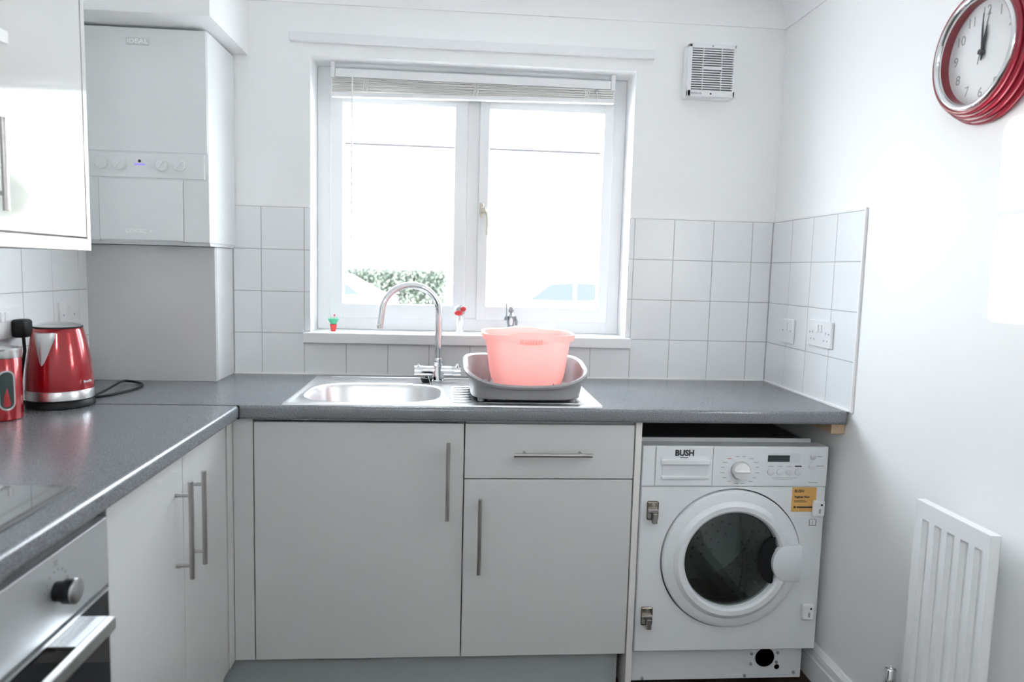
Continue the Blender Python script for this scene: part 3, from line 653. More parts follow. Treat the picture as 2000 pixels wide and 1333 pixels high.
# drum and seal
m = MB(); m.lathe([(0.222, -0.518), (0.19, -0.512), (0.178, -0.515), (0.17, -0.50), (0.165, -0.47)], (PCX, 0, PCZ), 'y', 48, caps=False); m.build('door_seal', 'rubber', wm)
m = MB(); m.lathe([(0.168, -0.47), (0.235, -0.46), (0.24, -0.44), (0.24, -0.16), (0.18, -0.13), (0.0001, -0.12)], (PCX, 0, PCZ), 'y', 48, caps=False); dm = m.build('drum', 'drum', wm)
for k in range(3):
    a = PI*0.25+k*2*PI/3; ca, sa = math.cos(a), math.sin(a)
    sect = [(0.236, -0.03), (0.185, -0.012), (0.185, 0.012), (0.236, 0.03)]
    m = MB(); m.loft([[(PCX+r_*ca-t*sa, y, PCZ+r_*sa+t*ca) for r_, t in sect] for y in (-0.42, -0.18)]); m.build('paddle', 'drum', dm)
m = MB()
for rr in range(5):
    for i in range(10+4*rr):
        a = 2*PI*i/(10+4*rr)+rr*0.3; r_ = 0.045+0.03*rr
        yy = -0.1215-0.045*(max(0, r_-0.0001)/0.18)*0.0-0.010*r_/0.18
        m.lathe([(0.005, -0.003), (0.0001, -0.003)], (PCX+r_*math.cos(a), yy-0.001, PCZ+r_*math.sin(a)), 'y', 6)
for i in range(40):
    for j in range(6):
        a = 2*PI*(i+0.5*(j % 2))/40; yy = -0.42+0.05*j
        c_ = (PCX+0.2385*math.cos(a), yy, PCZ+0.2385*math.sin(a)); tv = Vector((-math.sin(a), 0, math.cos(a)))*0.006; yv = Vector((0, 0.006, 0)); C_ = Vector(c_)
        m.face([C_-tv, C_-yv, C_+tv, C_+yv])
h_ = m.build('perforations', 'drumhole', dm, smooth=0); h_['kind'] = 'stuff'
# porthole door
dd = MB(); dd.lathe([(0.2195, 0.010), (0.2195, -0.006), (0.2165, -0.012), (0.208, -0.0155), (0.188, -0.0175), (0.180, -0.0235), (0.174, -0.0265), (0.160, -0.0255), (0.1535, -0.020), (0.1505, -0.008), (0.150, 0.004)], (PCX, WY, PCZ), 'y', 72, caps=False)
pd = dd.build('porthole_door', 'wm', wm, smooth=25)
m = MB(); m.lathe([(0.152, -0.004), (0.145, -0.006), (0.11, -0.009), (0.06, -0.011), (0.0001, -0.012)], (PCX, WY, PCZ), 'y', 48); m.build('porthole_glass', 'porthole', pd)
m = MB(); m.lathe([(0.151, 0.004), (0.146, 0.05), (0.12, 0.095), (0.07, 0.108), (0.0001, 0.11)], (PCX, WY, PCZ), 'y', 48); m.build('glass_bowl', 'porthole', pd)
def handle_poly(g=0.0):
    pts = [(1.625, 0.478+g), (1.582, 0.478+g)]
    pts += [(1.582+(0.046+g)*math.cos(a), 0.420+(0.058+g)*math.sin(a)) for a in [PI/2+PI*i/14 for i in range(1, 14)]]
    return pts + [(1.582, 0.362-g), (1.625, 0.362-g)]
m = MB(); hp = handle_poly(); hp2 = handle_poly(-0.006)
m.loft([[(x, WY-0.008, z) for x, z in hp], [(x, WY-0.026, z) for x, z in hp], [(x, WY-0.030, z) for x, z in hp2]]); m.build('door_handle', 'wm', pd, smooth=50)
m = MB(); m.prism([(x, z) for x, z in [(1.556+(0.050)*math.cos(a)-0.01, 0.425+0.075*math.sin(a)) for a in [PI/2+PI*i/14 for i in range(0, 15)]]], 'y', WY-0.013, WY-0.0095); m.build('handle_recess', 'black', pd)
# drawer
dw = part('detergent_drawer', 'wm', cpn, (1.1595, 1.3365, WY-0.0035, WY+0.01, 0.6605, 0.782), bev=0.002)
part('drawer_seam', 'boilerline', cpn, (1.3372, 1.3384, WY-0.0022, WY, 0.659, 0.783), (1.1575, 1.1587, WY-0.0022, WY, 0.659, 0.783))
rc = part('grip_recess', 'wmshade', dw, (1.1795, 1.3235, WY-0.0048, WY-0.003, 0.688, 0.738), bev=0.0007)
part('grip_lip', 'wm', rc, (1.176, 1.327, WY-0.012, WY-0.003, 0.7275, 0.744), (1.176, 1.327, WY-0.010, WY-0.003, 0.682, 0.693), bev=0.003)
tl = text('brand_lettering', 'BUSH', 0.0255, 'ink', dw, (1.247, WY-0.0042, 0.7625), (1, 0, 0), (0, 0, 1), bold=0.0010, sx=0.96)
part('underline', 'ink', tl, (1.2335, 1.2585, WY-0.0046, WY-0.0036, 0.7475, 0.7498))
# programme dial
m = MB(); m.lathe([(0.0285, 0.0), (0.0285, -0.002), (0.0265, -0.002), (0.0255, -0.018), (0.023, -0.0195), (0.0001, -0.020)], (1.4245, WY-0.001, 0.710), 'y', 40); kb = m.build('programme_dial', 'white', cpn)
m = MB(); m.tube([(1.4245+0.0283*math.cos(2*PI*i/40), WY-0.0035, 0.710+0.0283*math.sin(2*PI*i/40)) for i in range(40)], 0.0008, 6, closed=True); m.build('dial_ring', 'nickel', kb)
part('dial_grip', 'white', kb, (1.4005, 1.4485, WY-0.026, WY-0.019, 0.706, 0.714), bev=0.003)
rng = random.Random(11)
for i in range(16):
    a = PI/2+(i+0.5)*2*PI/16; lx, lz = 1.4245+0.050*math.cos(a), 0.710+0.043*math.sin(a); wv = rng.uniform(0.009, 0.016)
    x0 = lx-wv if math.cos(a) < -0.25 else (lx if math.cos(a) > 0.25 else lx-wv/2)
    part('programme_print', 'inkred' if i == 1 else 'inkgrey', cpn, (x0, x0+wv, WY-0.0014, WY-0.0009, lz-0.0010, lz+0.0010))
part('display_frame', 'wmshade', cpn, (1.507, 1.614, WY-0.0016, WY-0.0008, 0.733, 0.763))
part('display', 'lcd', cpn, (1.5105, 1.5800, WY-0.0022, WY-0.0012, 0.7365, 0.757), bev=0.0003)
for i, bxx in enumerate((1.5220, 1.5515, 1.5798, 1.6090)):
    m = MB(); m.lathe([(0.0108, 0), (0.0108, -0.0022), (0.0092, -0.0032), (0.0001, -0.0032)], (bxx, WY-0.001, 0.7045), 'y', 24); m.build('button', 'wmshade', cpn)
    part('button_print', 'ink' if i == 3 else 'inkgrey', cpn, (bxx-0.008-(0.003 if i == 3 else 0), bxx+0.008+(0.003 if i == 3 else 0), WY-0.0014, WY-0.0009, 0.7205, 0.7225 if i < 3 else 0.7245))
for bz_ in (0.7535, 0.7235):
    m = MB(); m.lathe([(0.0108, 0), (0.0108, -0.0022), (0.0092, -0.0032), (0.0001, -0.0032)], (1.6535, WY-0.001, bz_), 'y', 24); m.build('button', 'wmshade', cpn)
    part('button_print', 'inkgrey', cpn, (1.6675, 1.690 if bz_ < 0.74 else 1.684, WY-0.0014, WY-0.0009, bz_-0.001, bz_+0.001))
part('panel_print', 'inkgrey', cpn, (1.528, 1.606, WY-0.0014, WY-0.0009, 0.685, 0.6862), (1.534, 1.594, WY-0.0014, WY-0.0009, 0.680, 0.681), (1.646, 1.674, WY-0.0014, WY-0.0009, 0.6700, 0.6722))
# sticker
st = part('sticker', 'orange', wm, (1.5955, 1.674, WY-0.0006, WY+0.0005, 0.578, 0.6555))
text('sticker_brand', 'BUSH', 0.0125, 'ink', st, (1.618, WY-0.0010, 0.6435), (1, 0, 0), (0, 0, 1), bold=0.0003, ext=0.0002)
text('sticker_heading', 'Register Now', 0.0095, 'ink', st, (1.604, WY-0.0010, 0.6250), (1, 0, 0), (0, 0, 1), bold=0.0003, ext=0.0002, align='LEFT', sx=0.9)
part('sticker_print', 'ink', st, (1.604, 1.640, WY-0.0011, WY-0.0005, 0.6135, 0.6150), (1.604, 1.644, WY-0.0011, WY-0.0005, 0.6085, 0.6100), (1.613, 1.668, WY-0.0011, WY-0.0005, 0.590, 0.5945), (1.603, 1.610, WY-0.0011, WY-0.0005, 0.5895, 0.5955))
# manual symbol
part('manual_symbol', 'inkgrey', wm, (1.656, 1.680, WY-0.0008, WY+0.0002, 0.532, 0.535), (1.656, 1.659, WY-0.0008, WY+0.0002, 0.535, 0.553), (1.677, 1.680, WY-0.0008, WY+0.0002, 0.535, 0.553), (1.6672, 1.6688, WY-0.0008, WY+0.0002, 0.535, 0.551), (1.660, 1.6665, WY-0.0008, WY+0.0002, 0.552, 0.5545), (1.6695, 1.676, WY-0.0008, WY+0.0002, 0.552, 0.5545))
# magnetic catches and hinges for the missing cover door
for x0, x1, z0, z1 in ((1.661, 1.698, 0.565, 0.617), (1.649, 1.688, 0.229, 0.281)):
    c_ = part('door_catch', 'white', wm, (x0, x1, WY-0.016, WY, z0, z1), bev=0.006)
    xm = (x0+x1)/2
    m = MB(); m.lathe([(0.0035, 0), (0.0001, 0)], (xm+0.006, WY-0.0164, z1-0.013), 'y', 12); m.build('catch_hole', 'ink', c_)
    part('catch_slot', 'inkgrey', c_, (xm-0.002, xm+0.004, WY-0.0165, WY-0.0155, z0+0.012, z0+0.026))
for hx, hz in ((1.156, 0.580), (1.1525, 0.243)):
    h = part('hinge', 'hinge', wm, (hx-0.018, hx+0.018, WY-0.006, WY, hz-0.027, hz+0.032), bev=0.005, seg=3)
    part('hinge_arm', 'nickel', h, (hx-0.016, hx+0.015, WY-0.018, WY-0.005, hz+0.000, hz+0.010), (hx-0.002, hx+0.012, WY-0.022, WY-0.006, hz-0.034, hz-0.002), bev=0.002)
    part('hinge_plate', 'pewter', h, (hx-0.015, hx-0.006, WY-0.014, WY-0.005, hz-0.020, hz-0.004), bev=0.001)
    m = MB(); m.lathe([(0.006, 0), (0.005, -0.004), (0.0001, -0.004)], (hx+0.002, WY-0.006, hz+0.021), 'y', 14); m.build('hinge_screw', 'steel', h)
# wooden batten carrying the worktop at the right wall
tag(part('support_batten', 'wood', None, (1.690, 1.7325, -0.575, -0.01, 0.832, 0.8648), bev=0.001), 'raw wooden batten under the worktop at the right wall', 'batten')

# ---------------- unseen globe lamp added behind the camera as fill light
pn = thing('added_fill_lamp', 'added white globe lamp giving fill light from behind the camera', 'lamp', (0.45, -3.3, 1.78))
m = MB(); m.sphere((0.45, -3.3, 1.90), 0.12, n=32); m.build('fill_globe', 'fillglow', pn)
m = MB(); m.tube([(0.45, -3.3, 2.02), (0.45, -3.3, ZC-0.02)], 0.004, 8); m.build('cord', 'cord', pn)
m = MB(); m.lathe([(0.05, -0.022), (0.048, -0.004), (0.045, 0.0)], (0.45, -3.3, ZC), 'z', 24); m.build('ceiling_rose', 'white', pn)
m = MB(); m.lathe([(0.035, -0.012), (0.035, 0.02), (0.012, 0.03)], (0.45, -3.3, 2.01), 'z', 24); m.build('gallery', 'white', pn)

# ================================================================== SOCKETS
def sockets(parent, nx, face, yc, zc, w_, pins, rock, vert=0):
    """face plate on a side wall; nx=+1 wall faces +x, -1 faces -x"""
    def bx(n, mt, par, o0, o1, y0, y1, z0, z1, bev=0): 
        xa, xb = sorted((face+nx*o0, face+nx*o1)); return part(n, mt, par, (xa, xb, yc+y0, yc+y1, zc+z0, zc+z1), bev=bev)
    bx('plate', 'white', parent, 0, 0.010, -w_/2, w_/2, -0.043, 0.043, 0.003)
    for c in pins:
        bx('pin_hole', 'inkgrey', parent, 0.0098, 0.0103, c-0.002, c+0.002, 0.000, 0.008)
        for s_ in (-1, 1): bx('pin_hole', 'inkgrey', parent, 0.0098, 0.0103, c+s_*0.011-0.003, c+s_*0.011+0.003, -0.022, -0.018)
    for c in rock:
        bx('switch', 'white', parent, 0.009, 0.014, c-0.007, c+0.007, 0.004, 0.030, 0.002)
    for s_ in (-1, 1):
        xa = face+nx*0.0095
        m = MB(); m.lathe([(0.003, 0), (0.003, nx*0.001), (0.0001, nx*0.001)], (xa, yc+s_*(w_/2-0.013), zc+0.002), 'x', 10); m.build('screw', 'inkgrey', parent)
t = thing('wall_switch', 'small square white fused switch on the right wall tiles', 'switch', (1.723, -0.182, 1.073), 'white electrical plates'); sockets(t, -1, 1.728, -0.182, 1.113, 0.086, [], [0.0])
t = thing('double_socket', 'white double plug socket on the right wall tiles', 'socket', (1.723, -0.410, 1.082), 'white electrical plates'); sockets(t, -1, 1.728, -0.410, 1.124, 0.146, [-0.042, 0.042], [-0.010, 0.010])
t = thing('double_socket', 'white double plug socket on the left wall behind the red canister', 'socket', (-0.65, -0.645, 1.085), 'white electrical plates'); sockets(t, 1, -0.655, -0.645, 1.127, 0.146, [-0.042, 0.042], [-0.010, 0.010])
t = thing('wall_switch', 'white fused switch plate on the left wall above the kettle', 'switch', (-0.65, -0.325, 1.085), 'white electrical plates'); sockets(t, 1, -0.655, -0.325, 1.128, 0.086, [], [0.0])
# plug in the left socket with its cable
pk = thing('kettle_plug', 'black three pin plug in the left wall socket beside the kettle', 'plug', (-0.63, -0.598, 1.08))
m = MB(); m.box(-0.6445, -0.610, -0.623, -0.575, 1.086, 1.136, bev=0.009, seg=3); m.build('plug_body', 'black', pk)
m = MB(); m.tube([(-0.625, -0.598, 1.088), (-0.622, -0.600, 1.05), (-0.628, -0.605, 1.00), (-0.632, -0.61, 0.95), (-0.632, -0.62, 0.915), (-0.628, -0.60, CT+0.0045)], 0.0042, 8); m.build('plug_cable', 'black', pk)

# ================================================================== KETTLE AND CANISTER
kx, ky = -0.5215, -0.622
kt = thing('electric_kettle', 'red metallic electric kettle with steel band and black base', 'kettle', (kx, ky, CT))
m = MB(); m.lathe([(0.080, 0.0005), (0.0825, 0.003), (0.0825, 0.012), (0.078, 0.020), (0.06, 0.021)], (kx, ky, CT), 'z', 48); m.build('power_base', 'black', kt)
m = MB(); m.lathe([(0.079, 0.0215), (0.0815, 0.024), (0.0812, 0.046), (0.0800, 0.048)], (kx, ky, CT), 'z', 48); m.build('steel_band', 'steel', kt)
kprof = [(0.0800, 0.0482), (0.0800, 0.06), (0.0785, 0.09), (0.0755, 0.12), (0.071, 0.15), (0.0655, 0.18), (0.061, 0.200), (0.0592, 0.2105)]
m = MB(); m.lathe(kprof+[(0.057, 0.213), (0.054, 0.213)], (kx, ky, CT), 'z', 56); kb_ = m.build('body', 'red', kt, smooth=50)
m = MB(); m.lathe([(0.0585, 0.2130), (0.0585, 0.2165), (0.054, 0.2170)], (kx, ky, CT), 'z', 48); lid = m.build('lid_rim', 'black', kt)
m = MB(); m.lathe([(0.0560, 0.2165), (0.052, 0.2205), (0.035, 0.2255), (0.0001, 0.2275)], (kx, ky, CT), 'z', 48); m.build('lid', 'steel', lid, smooth=60)
cdv = Vector((0.46, -0.89, 0)).normalized(); lfv = Vector((-0.89, -0.46, 0)).normalized()
sd_ = (cdv*0.86+lfv*0.51).normalized(); st_ = Vector((-sd_.y, sd_.x, 0))
def krad(h):
    for (r0, h0), (r1, h1) in zip(kprof, kprof[1:]):
        if h <= h1: return r0+(r1-r0)*(h-h0)/(h1-h0)
    return kprof[-1][0]
loops = []
for i in range(12):
    u = i/11; h = 0.118+0.085*u; wdt = 0.006+0.026*min(1, u*1.15)**0.9; outp = 0.003+0.016*u
    if i == 0: wdt *= 0.5
    l = []
    for j in range(13):
        v = -1+2*j/12; a_ = v*wdt/krad(h); rr = krad(h)-0.004+(outp+0.004)*(1-abs(v)**1.6)
        dirv = sd_*math.cos(a_)+st_*math.sin(a_); l.append(Vector((kx, ky, CT+h))+dirv*rr)
    loops.append(l)
m = MB(); m.loft(loops, closed=False); m.face(loops[-1]+[Vector((kx, ky, CT+0.203))+sd_*0.05]); m.build('spout', 'steel', kt, smooth=60)
hv = (-sd_ + Vector((0.89, 0.46, 0))*0.05).normalized()
base = Vector((kx, ky, CT))
hpts = [base+hv*(krad(h)+o)+Vector((0, 0, h)) for h, o in ((0.208, -0.004), (0.207, 0.020), (0.195, 0.036), (0.165, 0.042), (0.13, 0.040), (0.10, 0.030), (0.082, 0.014), (0.078, -0.002))]
m = MB(); m.tube(hpts, 0.0085, 12); m.build('handle', 'black', kt, smooth=60)
tdir = (cdv*0.62-lfv*0.785).normalized(); tr_ = Vector((-tdir.y, tdir.x, 0))
text('maker_lettering', 'Breville', 0.010, 'white', kb_, base+tdir*0.0808+Vector((0, 0, 0.070)), tr_, (0, 0, 1), ext=0.0006)
# loop of kettle flex on the worktop
fx = [(-0.452, -0.575, CT+0.012), (-0.444, -0.50, CT+0.012), (-0.445, -0.41, CT+0.011), (-0.475, -0.30, CT+0.008), (-0.515, -0.262, CT+0.006), (-0.555, -0.27, CT+0.006), (-0.555, -0.32, CT+0.005), (-0.53, -0.40, CT+0.005), (-0.52, -0.47, CT+0.005), (-0.53, -0.55, CT+0.005)]
fx = [(-0.470, -0.555, CT+0.013), (-0.478, -0.47, CT+0.014), (-0.492, -0.37, CT+0.016), (-0.508, -0.30, CT+0.014), (-0.510, -0.262, CT+0.010), (-0.484, -0.256, CT+0.006), (-0.448, -0.290, CT+0.005), (-0.432, -0.345, CT+0.0045), (-0.437, -0.41, CT+0.0045), (-0.460, -0.49, CT+0.0045), (-0.500, -0.54, CT+0.0045)]
def smoothpts(P, n=6):
    P = [Vector(p) for p in P]; out = []
    for i in range(len(P)-1):
        p0, p1, p2, p3 = P[max(i-1, 0)], P[i], P[i+1], P[min(i+2, len(P)-1)]
        for k in range(n):
            t_ = k/n; out.append(0.5*((2*p1)+(-p0+p2)*t_+(2*p0-5*p1+4*p2-p3)*t_**2+(-p0+3*p1-3*p2+p3)*t_**3))
    return out+[P[-1]]
m = MB(); m.tube(smoothpts(fx), 0.0038, 8); m.build('flex', 'black', kt, smooth=60)
# canister
ax, ay = -0.5745, -0.800
cn = thing('storage_canister', 'red storage canister with steel lid and oval window', 'canister', (ax, ay, CT))
RC = 0.0515
m = MB(); m.lathe([(RC-0.002, 0.0005), (RC, 0.003), (RC, 0.151), (RC-0.001, 0.153)], (ax, ay, CT), 'z', 48); m.build('body', 'red', cn)
m = MB(); m.lathe([(RC+0.0005, 0.1535), (RC+0.001, 0.156), (RC+0.001, 0.172), (RC-0.002, 0.176), (RC-0.02, 0.178), (0.0001, 0.1785)], (ax, ay, CT), 'z', 48); m.build('lid', 'steel', cn)
wd_a = math.atan2(-0.62, 0.78)
def stad(hw, hh, n=12):
    pts = []
    for i in range(n+1): a = PI*i/n; pts.append((hw*math.cos(a), hh-hw+hw*math.sin(a)))
    for i in range(n+1): a = PI+PI*i/n; pts.append((hw*math.cos(a), -(hh-hw)+hw*math.sin(a)))
    return pts
def oncyl(p, r_, zc_): a = wd_a+p[0]/RC; return (ax+r_*math.cos(a), ay+r_*math.sin(a), CT+zc_+p[1])
so, si = stad(0.0185, 0.049), stad(0.0145, 0.045)
m = MB(); m.loft([[oncyl(p, RC+0.0003, 0.076) for p in so], [oncyl(p, RC+0.002, 0.076) for p in so], [oncyl(p, RC+0.002, 0.076) for p in si], [oncyl(p, RC+0.0005, 0.076) for p in si]], False, False); wf = m.build('window_frame', 'steel', cn)
m = MB(); m.face([oncyl(p, RC+0.0008, 0.076) for p in si]); m.build('window_pane', 'lcd', wf)
part('window_highlight', 'white', wf, *[]) if False else None

# ================================================================== BLIND, FAN, SILL ORNAMENTS
bl_ = thing('venetian_blind', 'cream venetian blind pulled up at the top of the window', 'blind', (0.6, 0.075, 1.9))
part('headrail', 'upvc', bl_, (0.098, 1.103, 0.062, 0.092, 1.978, 2.008), bev=0.002)
part('bracket', 'white', bl_, (0.082, 0.0975, 0.058, 0.098, 1.974, 2.030), bev=0.002)
part('bracket', 'white', bl_, (1.1035, 1.119, 0.058, 0.098, 1.974, 2.030), bev=0.002)
NS = 9
for i in range(NS):
    u = i/(NS-1); zl, zr = 1.9745-0.050*u, 1.9745-0.030*u; wv = 0.0015*math.sin(i*1.9)
    m = MB(); xs_ = [0.084+1.034*k/10 for k in range(11)]
    m.loft([[(x, y_, zl+(zr-zl)*k/10+wv*math.sin(k*0.8+i)+dz_) for y_, dz_ in ((0.064, 0.0012), (0.077, 0.0026), (0.090, 0.0012), (0.090, 0.0004), (0.077, 0.0018), (0.066, 0.0002), (0.064, -0.0012))] for k, x in enumerate(xs_)])
    m.build('slat', 'blind', bl_)
m = MB(); m.loft([[(0.084, y_, 1.9235+dz_) for y_, dz_ in ((0.064, 0), (0.090, 0), (0.090, -0.014), (0.064, -0.014))], [(1.118, y_, 1.9435+dz_) for y_, dz_ in ((0.064, 0), (0.090, 0), (0.090, -0.014), (0.064, -0.014))]]); m.build('bottom_rail', 'upvc', bl_)
m = MB(); m.tube([(0.160, 0.057, 1.985), (0.159, 0.056, 1.93), (0.158, 0.056, 1.40)], 0.0024, 8); m.build('tilt_wand', 'cord', bl_)
for cx_ in (0.205, 0.603, 1.012):
    m = MB()
    for k in range(5): m.tube([(cx_-0.012+0.006*k, 0.060, 1.972), (cx_+0.008*math.sin(k*2.1), 0.059, 1.955-0.004*k), (cx_-0.010+0.005*((k*3) % 5), 0.060, 1.932)], 0.0014, 5)
    m.build('ladder_cord', 'cord', bl_)
part('cord_lock', 'inkgrey', bl_, (1.045, 1.055, 0.058, 0.062, 1.967, 1.975))
m = MB(); m.tube([(1.050, 0.059, 1.968), (1.053, 0.058, 1.945), (1.052, 0.058, 1.922)], 0.0014, 6); m.build('pull_cord', 'cord', bl_)

fn = thing('extractor_fan', 'square white wall extractor fan with louvre grille', 'fan', (1.441, -0.02, 1.938))
fx0, fx1, fz0, fz1, fy = 1.353, 1.531, 1.937, 2.124, -0.055
part('housing', 'white', fn, (fx0, fx1, -0.040, YB, fz0, fz1), bev=0.006)
part('bezel', 'white', fn, (fx0+0.002, fx0+0.016, fy, -0.039, fz0+0.002, fz1-0.002), (fx1-0.012, fx1-0.002, fy, -0.039, fz0+0.002, fz1-0.002), (fx0+0.002, fx1-0.002, fy, -0.039, fz1-0.016, fz1-0.002), (fx0+0.002, fx1-0.002, fy, -0.039, fz0+0.002, fz0+0.026), bev=0.003)
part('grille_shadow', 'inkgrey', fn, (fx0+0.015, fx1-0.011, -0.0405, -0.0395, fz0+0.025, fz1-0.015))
for i in range(17):
    z_ = fz0+0.030+i*0.0083
    m = MB(); m.prism([(fy+0.001, z_), (fy+0.001, z_+0.0036), (-0.0405, z_+0.0066), (-0.0405, z_+0.003)], 'x', fx0+0.0125, fx1-0.0085); m.build('louvre', 'white', fn)
for bx_ in (1.4085, 1.4765): part('grille_bar', 'white', fn, (bx_-0.0012, bx_+0.0012, fy-0.0005, -0.043, fz0+0.026, fz1-0.016))
part('grille_badge', 'white', fn, (1.4085, 1.4765, fy-0.001, fy+0.004, 2.034, 2.0445), bev=0.0008)
text('fan_lettering', 'MANROSE', 0.0085, 'inkgrey', fn, (1.388, fy-0.0003, fz0+0.013), (1, 0, 0), (0, 0, 1), ext=0.0002, bold=0.0002)
for q in ((1.441, fz0+0.013, 'ink'), (1.441, fz1-0.009, 'inkgrey')):
    m = MB(); m.lathe([(0.0032, 0), (0.0032, -0.001), (0.0001, -0.001)], (q[0], fy, q[1]), 'y', 12); m.build('screw', q[2], fn)

o1 = thing('pot_ornament', 'tiny red pot with green leaves at the left end of the sill', 'ornament', (0.096, 0.045, WZ0))
m = MB(); m.lathe([(0.008, 0), (0.009, 0.002), (0.013, 0.024), (0.012, 0.026)], (0.096, 0.045, WZ0), 'z', 20); m.build('pot', 'redglaze', o1)
m = MB(); m.lathe([(0.008, 0.0262), (0.012, 0.030), (0.021, 0.046), (0.018, 0.047), (0.0001, 0.040)], (0.096, 0.045, WZ0), 'z', 20); m.build('leaves', 'green', o1)
m = MB(); m.tube([(0.096, 0.045, WZ0+0.038), (0.100, 0.045, WZ0+0.056)], 0.001, 6); m.sphere((0.100, 0.045, WZ0+0.059), 0.0035, n=10); m.build('bud', 'redglaze', o1)
o2 = thing('globe_ornament', 'small white ornament with red bow on the sill beside the tap', 'ornament', (0.561, 0.045, WZ0))
m = MB(); m.lathe([(0.014, 0), (0.015, 0.003), (0.009, 0.02), (0.013, 0.04), (0.012, 0.055), (0.006, 0.066)], (0.561, 0.045, WZ0), 'z', 24); m.build('stem', 'white', o2)
m = MB(); m.sphere((0.560, 0.045, WZ0+0.086), 0.021); m.build('globe', 'pewter', o2)
m = MB(); m.sphere((0.556, 0.024, WZ0+0.078), 0.012, (1.3, 0.5, 0.8)); m.sphere((0.573, 0.026, WZ0+0.093), 0.010, (1.1, 0.5, 0.9)); m.build('bow', 'redglaze', o2)
o3 = thing('staff_figurine', 'small pewter figurine holding a staff behind the pink bowl', 'figurine', (0.752, 0.045, WZ0))
m = MB(); m.lathe([(0.018, 0), (0.018, 0.004), (0.014, 0.02), (0.012, 0.04), (0.017, 0.058), (0.016, 0.070), (0.007, 0.078), (0.006, 0.082)], (0.752, 0.045, WZ0), 'z', 24)
m.sphere((0.752, 0.045, WZ0+0.094), 0.0125, (0.9, 0.95, 1.1)); m.tube([(0.766, 0.045, WZ0+0.070), (0.773, 0.040, WZ0+0.052), (0.772, 0.034, WZ0+0.036)], 0.005, 8); m.tube([(0.738, 0.045, WZ0+0.070), (0.731, 0.038, WZ0+0.058), (0.735, 0.030, WZ0+0.070)], 0.005, 8)
m.build('figure', 'pewter', o3)
m = MB(); m.tube([(0.741, 0.030, WZ0+0.03), (0.735, 0.030, WZ0+0.075), (0.734, 0.030, WZ0+0.118)], 0.0022, 8); m.sphere((0.734, 0.030, WZ0+0.110), 0.004, (1, 1, 1.8), n=8); m.build('staff', 'pewter', o3)
m = MB(); m.sphere((0.752, 0.030, WZ0+0.050), 0.010, (0.7, 0.4, 1.5)); m.build('apron', 'extwhite', o3)

# ================================================================== CLOCK
ck = thing('wall_clock', 'round deep red wall clock with chrome bezel showing about noon', 'clock', (1.728, -1.065, 1.66))
cyc, czc = -1.065, 1.815
def clathe(prof, n=72, caps=False):
    m = MB(); m.lathe([(r_, -d_) for r_, d_ in prof], (XR, cyc, czc), 'x', n, caps=caps); return m
prof = [(0.150, 0.0005)]
for i, (rc_, dc) in enumerate(((0.1535, 0.010), (0.1475, 0.024), (0.1405, 0.037), (0.1335, 0.048))):
    for k in range(7):
        a = -PI*0.5+PI*k/6*1.0; prof.append((rc_-0.005+0.0075*math.cos(a), dc+0.0062*math.sin(a)))
prof += [(0.124, 0.050)]
cs_ = clathe(prof).build('case', 'redclock', ck, smooth=70)
clathe([(0.1265, 0.046), (0.1265, 0.053), (0.123, 0.057), (0.117, 0.057), (0.1135, 0.052), (0.1130, 0.046)]).build('bezel', 'chrome', ck, smooth=60)
clathe([(0.1130, 0.046), (0.1125, 0.026)]).build('inner_ring', 'redclock', ck)
fc = clathe([(0.1130, 0.026), (0.0001, 0.026)]).build('dial', 'face', ck)
clathe([(0.1135, 0.050), (0.0001, 0.050)]).build('clock_glass', 'clearglass', ck)
fxx = XR-0.0262
for hnum in range(1, 13):
    a = PI/2-hnum*PI/6
    # seen from the room the wall faces -x: right of the dial is towards the camera (-y)
    text('numeral', str(hnum), 0.031, 'inkgrey', fc, (fxx, cyc-0.088*math.cos(a), czc+0.088*math.sin(a)), (0, -1, 0), (0, 0, 1), ext=0.0002)
def hand(name, ang_deg, L, tail, w0, mt, off):
    a = math.radians(90-ang_deg); dv = Vector((0, -math.cos(a), math.sin(a))); pv = Vector((0, dv.z, -dv.y)); c_ = Vector((fxx-off, cyc, czc))
    m = MB(); m.loft([[c_+Vector((x_, 0, 0))+dv*s_+pv*t_ for s_, t_ in ((-tail, -w0*0.6), (L*0.55, -w0), (L, -w0*0.15), (L, w0*0.15), (L*0.55, w0), (-tail, w0*0.6))] for x_ in (0, -0.0012)]); m.build(name, mt, ck)
hand('hour_hand', 8, 0.058, 0.014, 0.0042, 'ink', 0.002)
hand('minute_hand', -2, 0.085, 0.018, 0.0028, 'ink', 0.0045)
hand('second_hand', 14, 0.090, 0.026, 0.0008, 'ink', 0.007)
m = MB(); m.lathe([(0.006, 0), (0.006, -0.010), (0.0001, -0.010)], (fxx, cyc, czc), 'x', 16); m.build('spindle_cap', 'ink', ck)

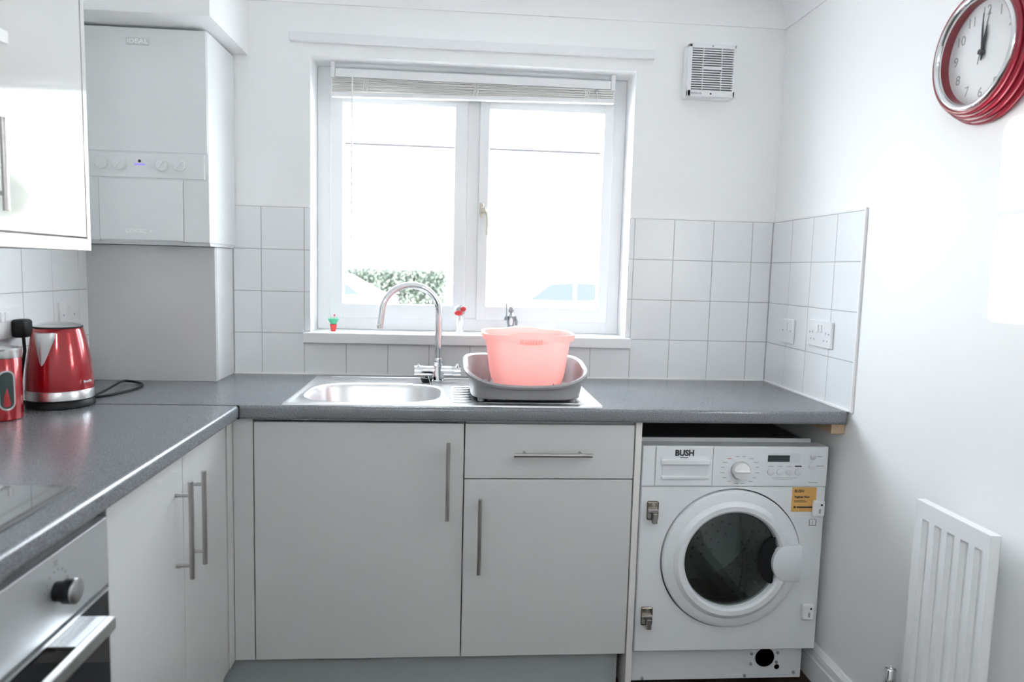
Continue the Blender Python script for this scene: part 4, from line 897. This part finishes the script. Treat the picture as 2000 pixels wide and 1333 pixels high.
# ================================================================== RADIATOR
rd = thing('panel_radiator', 'white fluted panel radiator on the right wall near the camera', 'radiator', (1.66, -1.19, 0.15))
RX_, RT, RB = 1.640, 0.787, 0.16
ry0, ry1 = -1.302, -1.064
NF = 5; pitch = (ry1-ry0)/(NF+0.62)
prof = [(ry0, 0.0)]
y = ry0+pitch*0.42
grooves = []
for i in range(NF):
    grooves.append(y); prof += [(y, 0.0), (y+pitch*0.12, 0.010), (y+pitch*0.46, 0.010), (y+pitch*0.58, 0.0)]; y += pitch
prof.append((ry1, 0.0))
zt = RT-0.036
loops = []
for z_, k in ((RB, 1), (zt-0.014, 1), (zt-0.006, 0.75), (zt, 0.0)):
    loops.append([(RX_+d_*k, yy, z_) for yy, d_ in prof])
m = MB(); m.loft(loops, closed=False); m.face([(RX_, ry0, zt), (RX_, ry1, zt), (RX_, ry1, RT), (RX_, ry0, RT)]); m.build('front_panel', 'trim', rd, smooth=25)
part('end_panel', 'trim', rd, (RX_+0.0005, RX_+0.022, ry0, ry0+0.003, RB, RT), (RX_+0.0005, RX_+0.022, ry1-0.003, ry1, RB, RT), (RX_, RX_+0.022, ry0, ry1, RT, RT+0.003), (RX_+0.019, RX_+0.022, ry0, ry1, RB, RT))
for b_ in ((ry0+0.09, ry0+0.10, RT-0.13, RT-0.09), (ry1-0.08, ry1-0.05, RT-0.16, RT-0.10), (-1.2, -1.17, RB+0.06, RB+0.12)): part('wall_bracket', 'galv', rd, (RX_+0.022, XR, *b_))
vl = thing('radiator_valve', 'chrome radiator valve stub beside the radiator', 'valve', (1.66, -0.99, 0.15))
m = MB(); m.lathe([(0.014, 0.10), (0.014, 0.172), (0.012, 0.175), (0.011, 0.172), (0.010, 0.14)], (1.66, -0.992, 0.15), 'z', 24); m.build('valve_head', 'chrome', vl)
m = MB(); m.tube([(1.66, -0.992, 0.25), (1.66, -0.992, 0.001)], 0.0075, 14); m.tube([(1.66, -0.992, 0.20), (1.66, -1.066, 0.20)], 0.008, 14); m.build('pipe', 'chrome', vl)
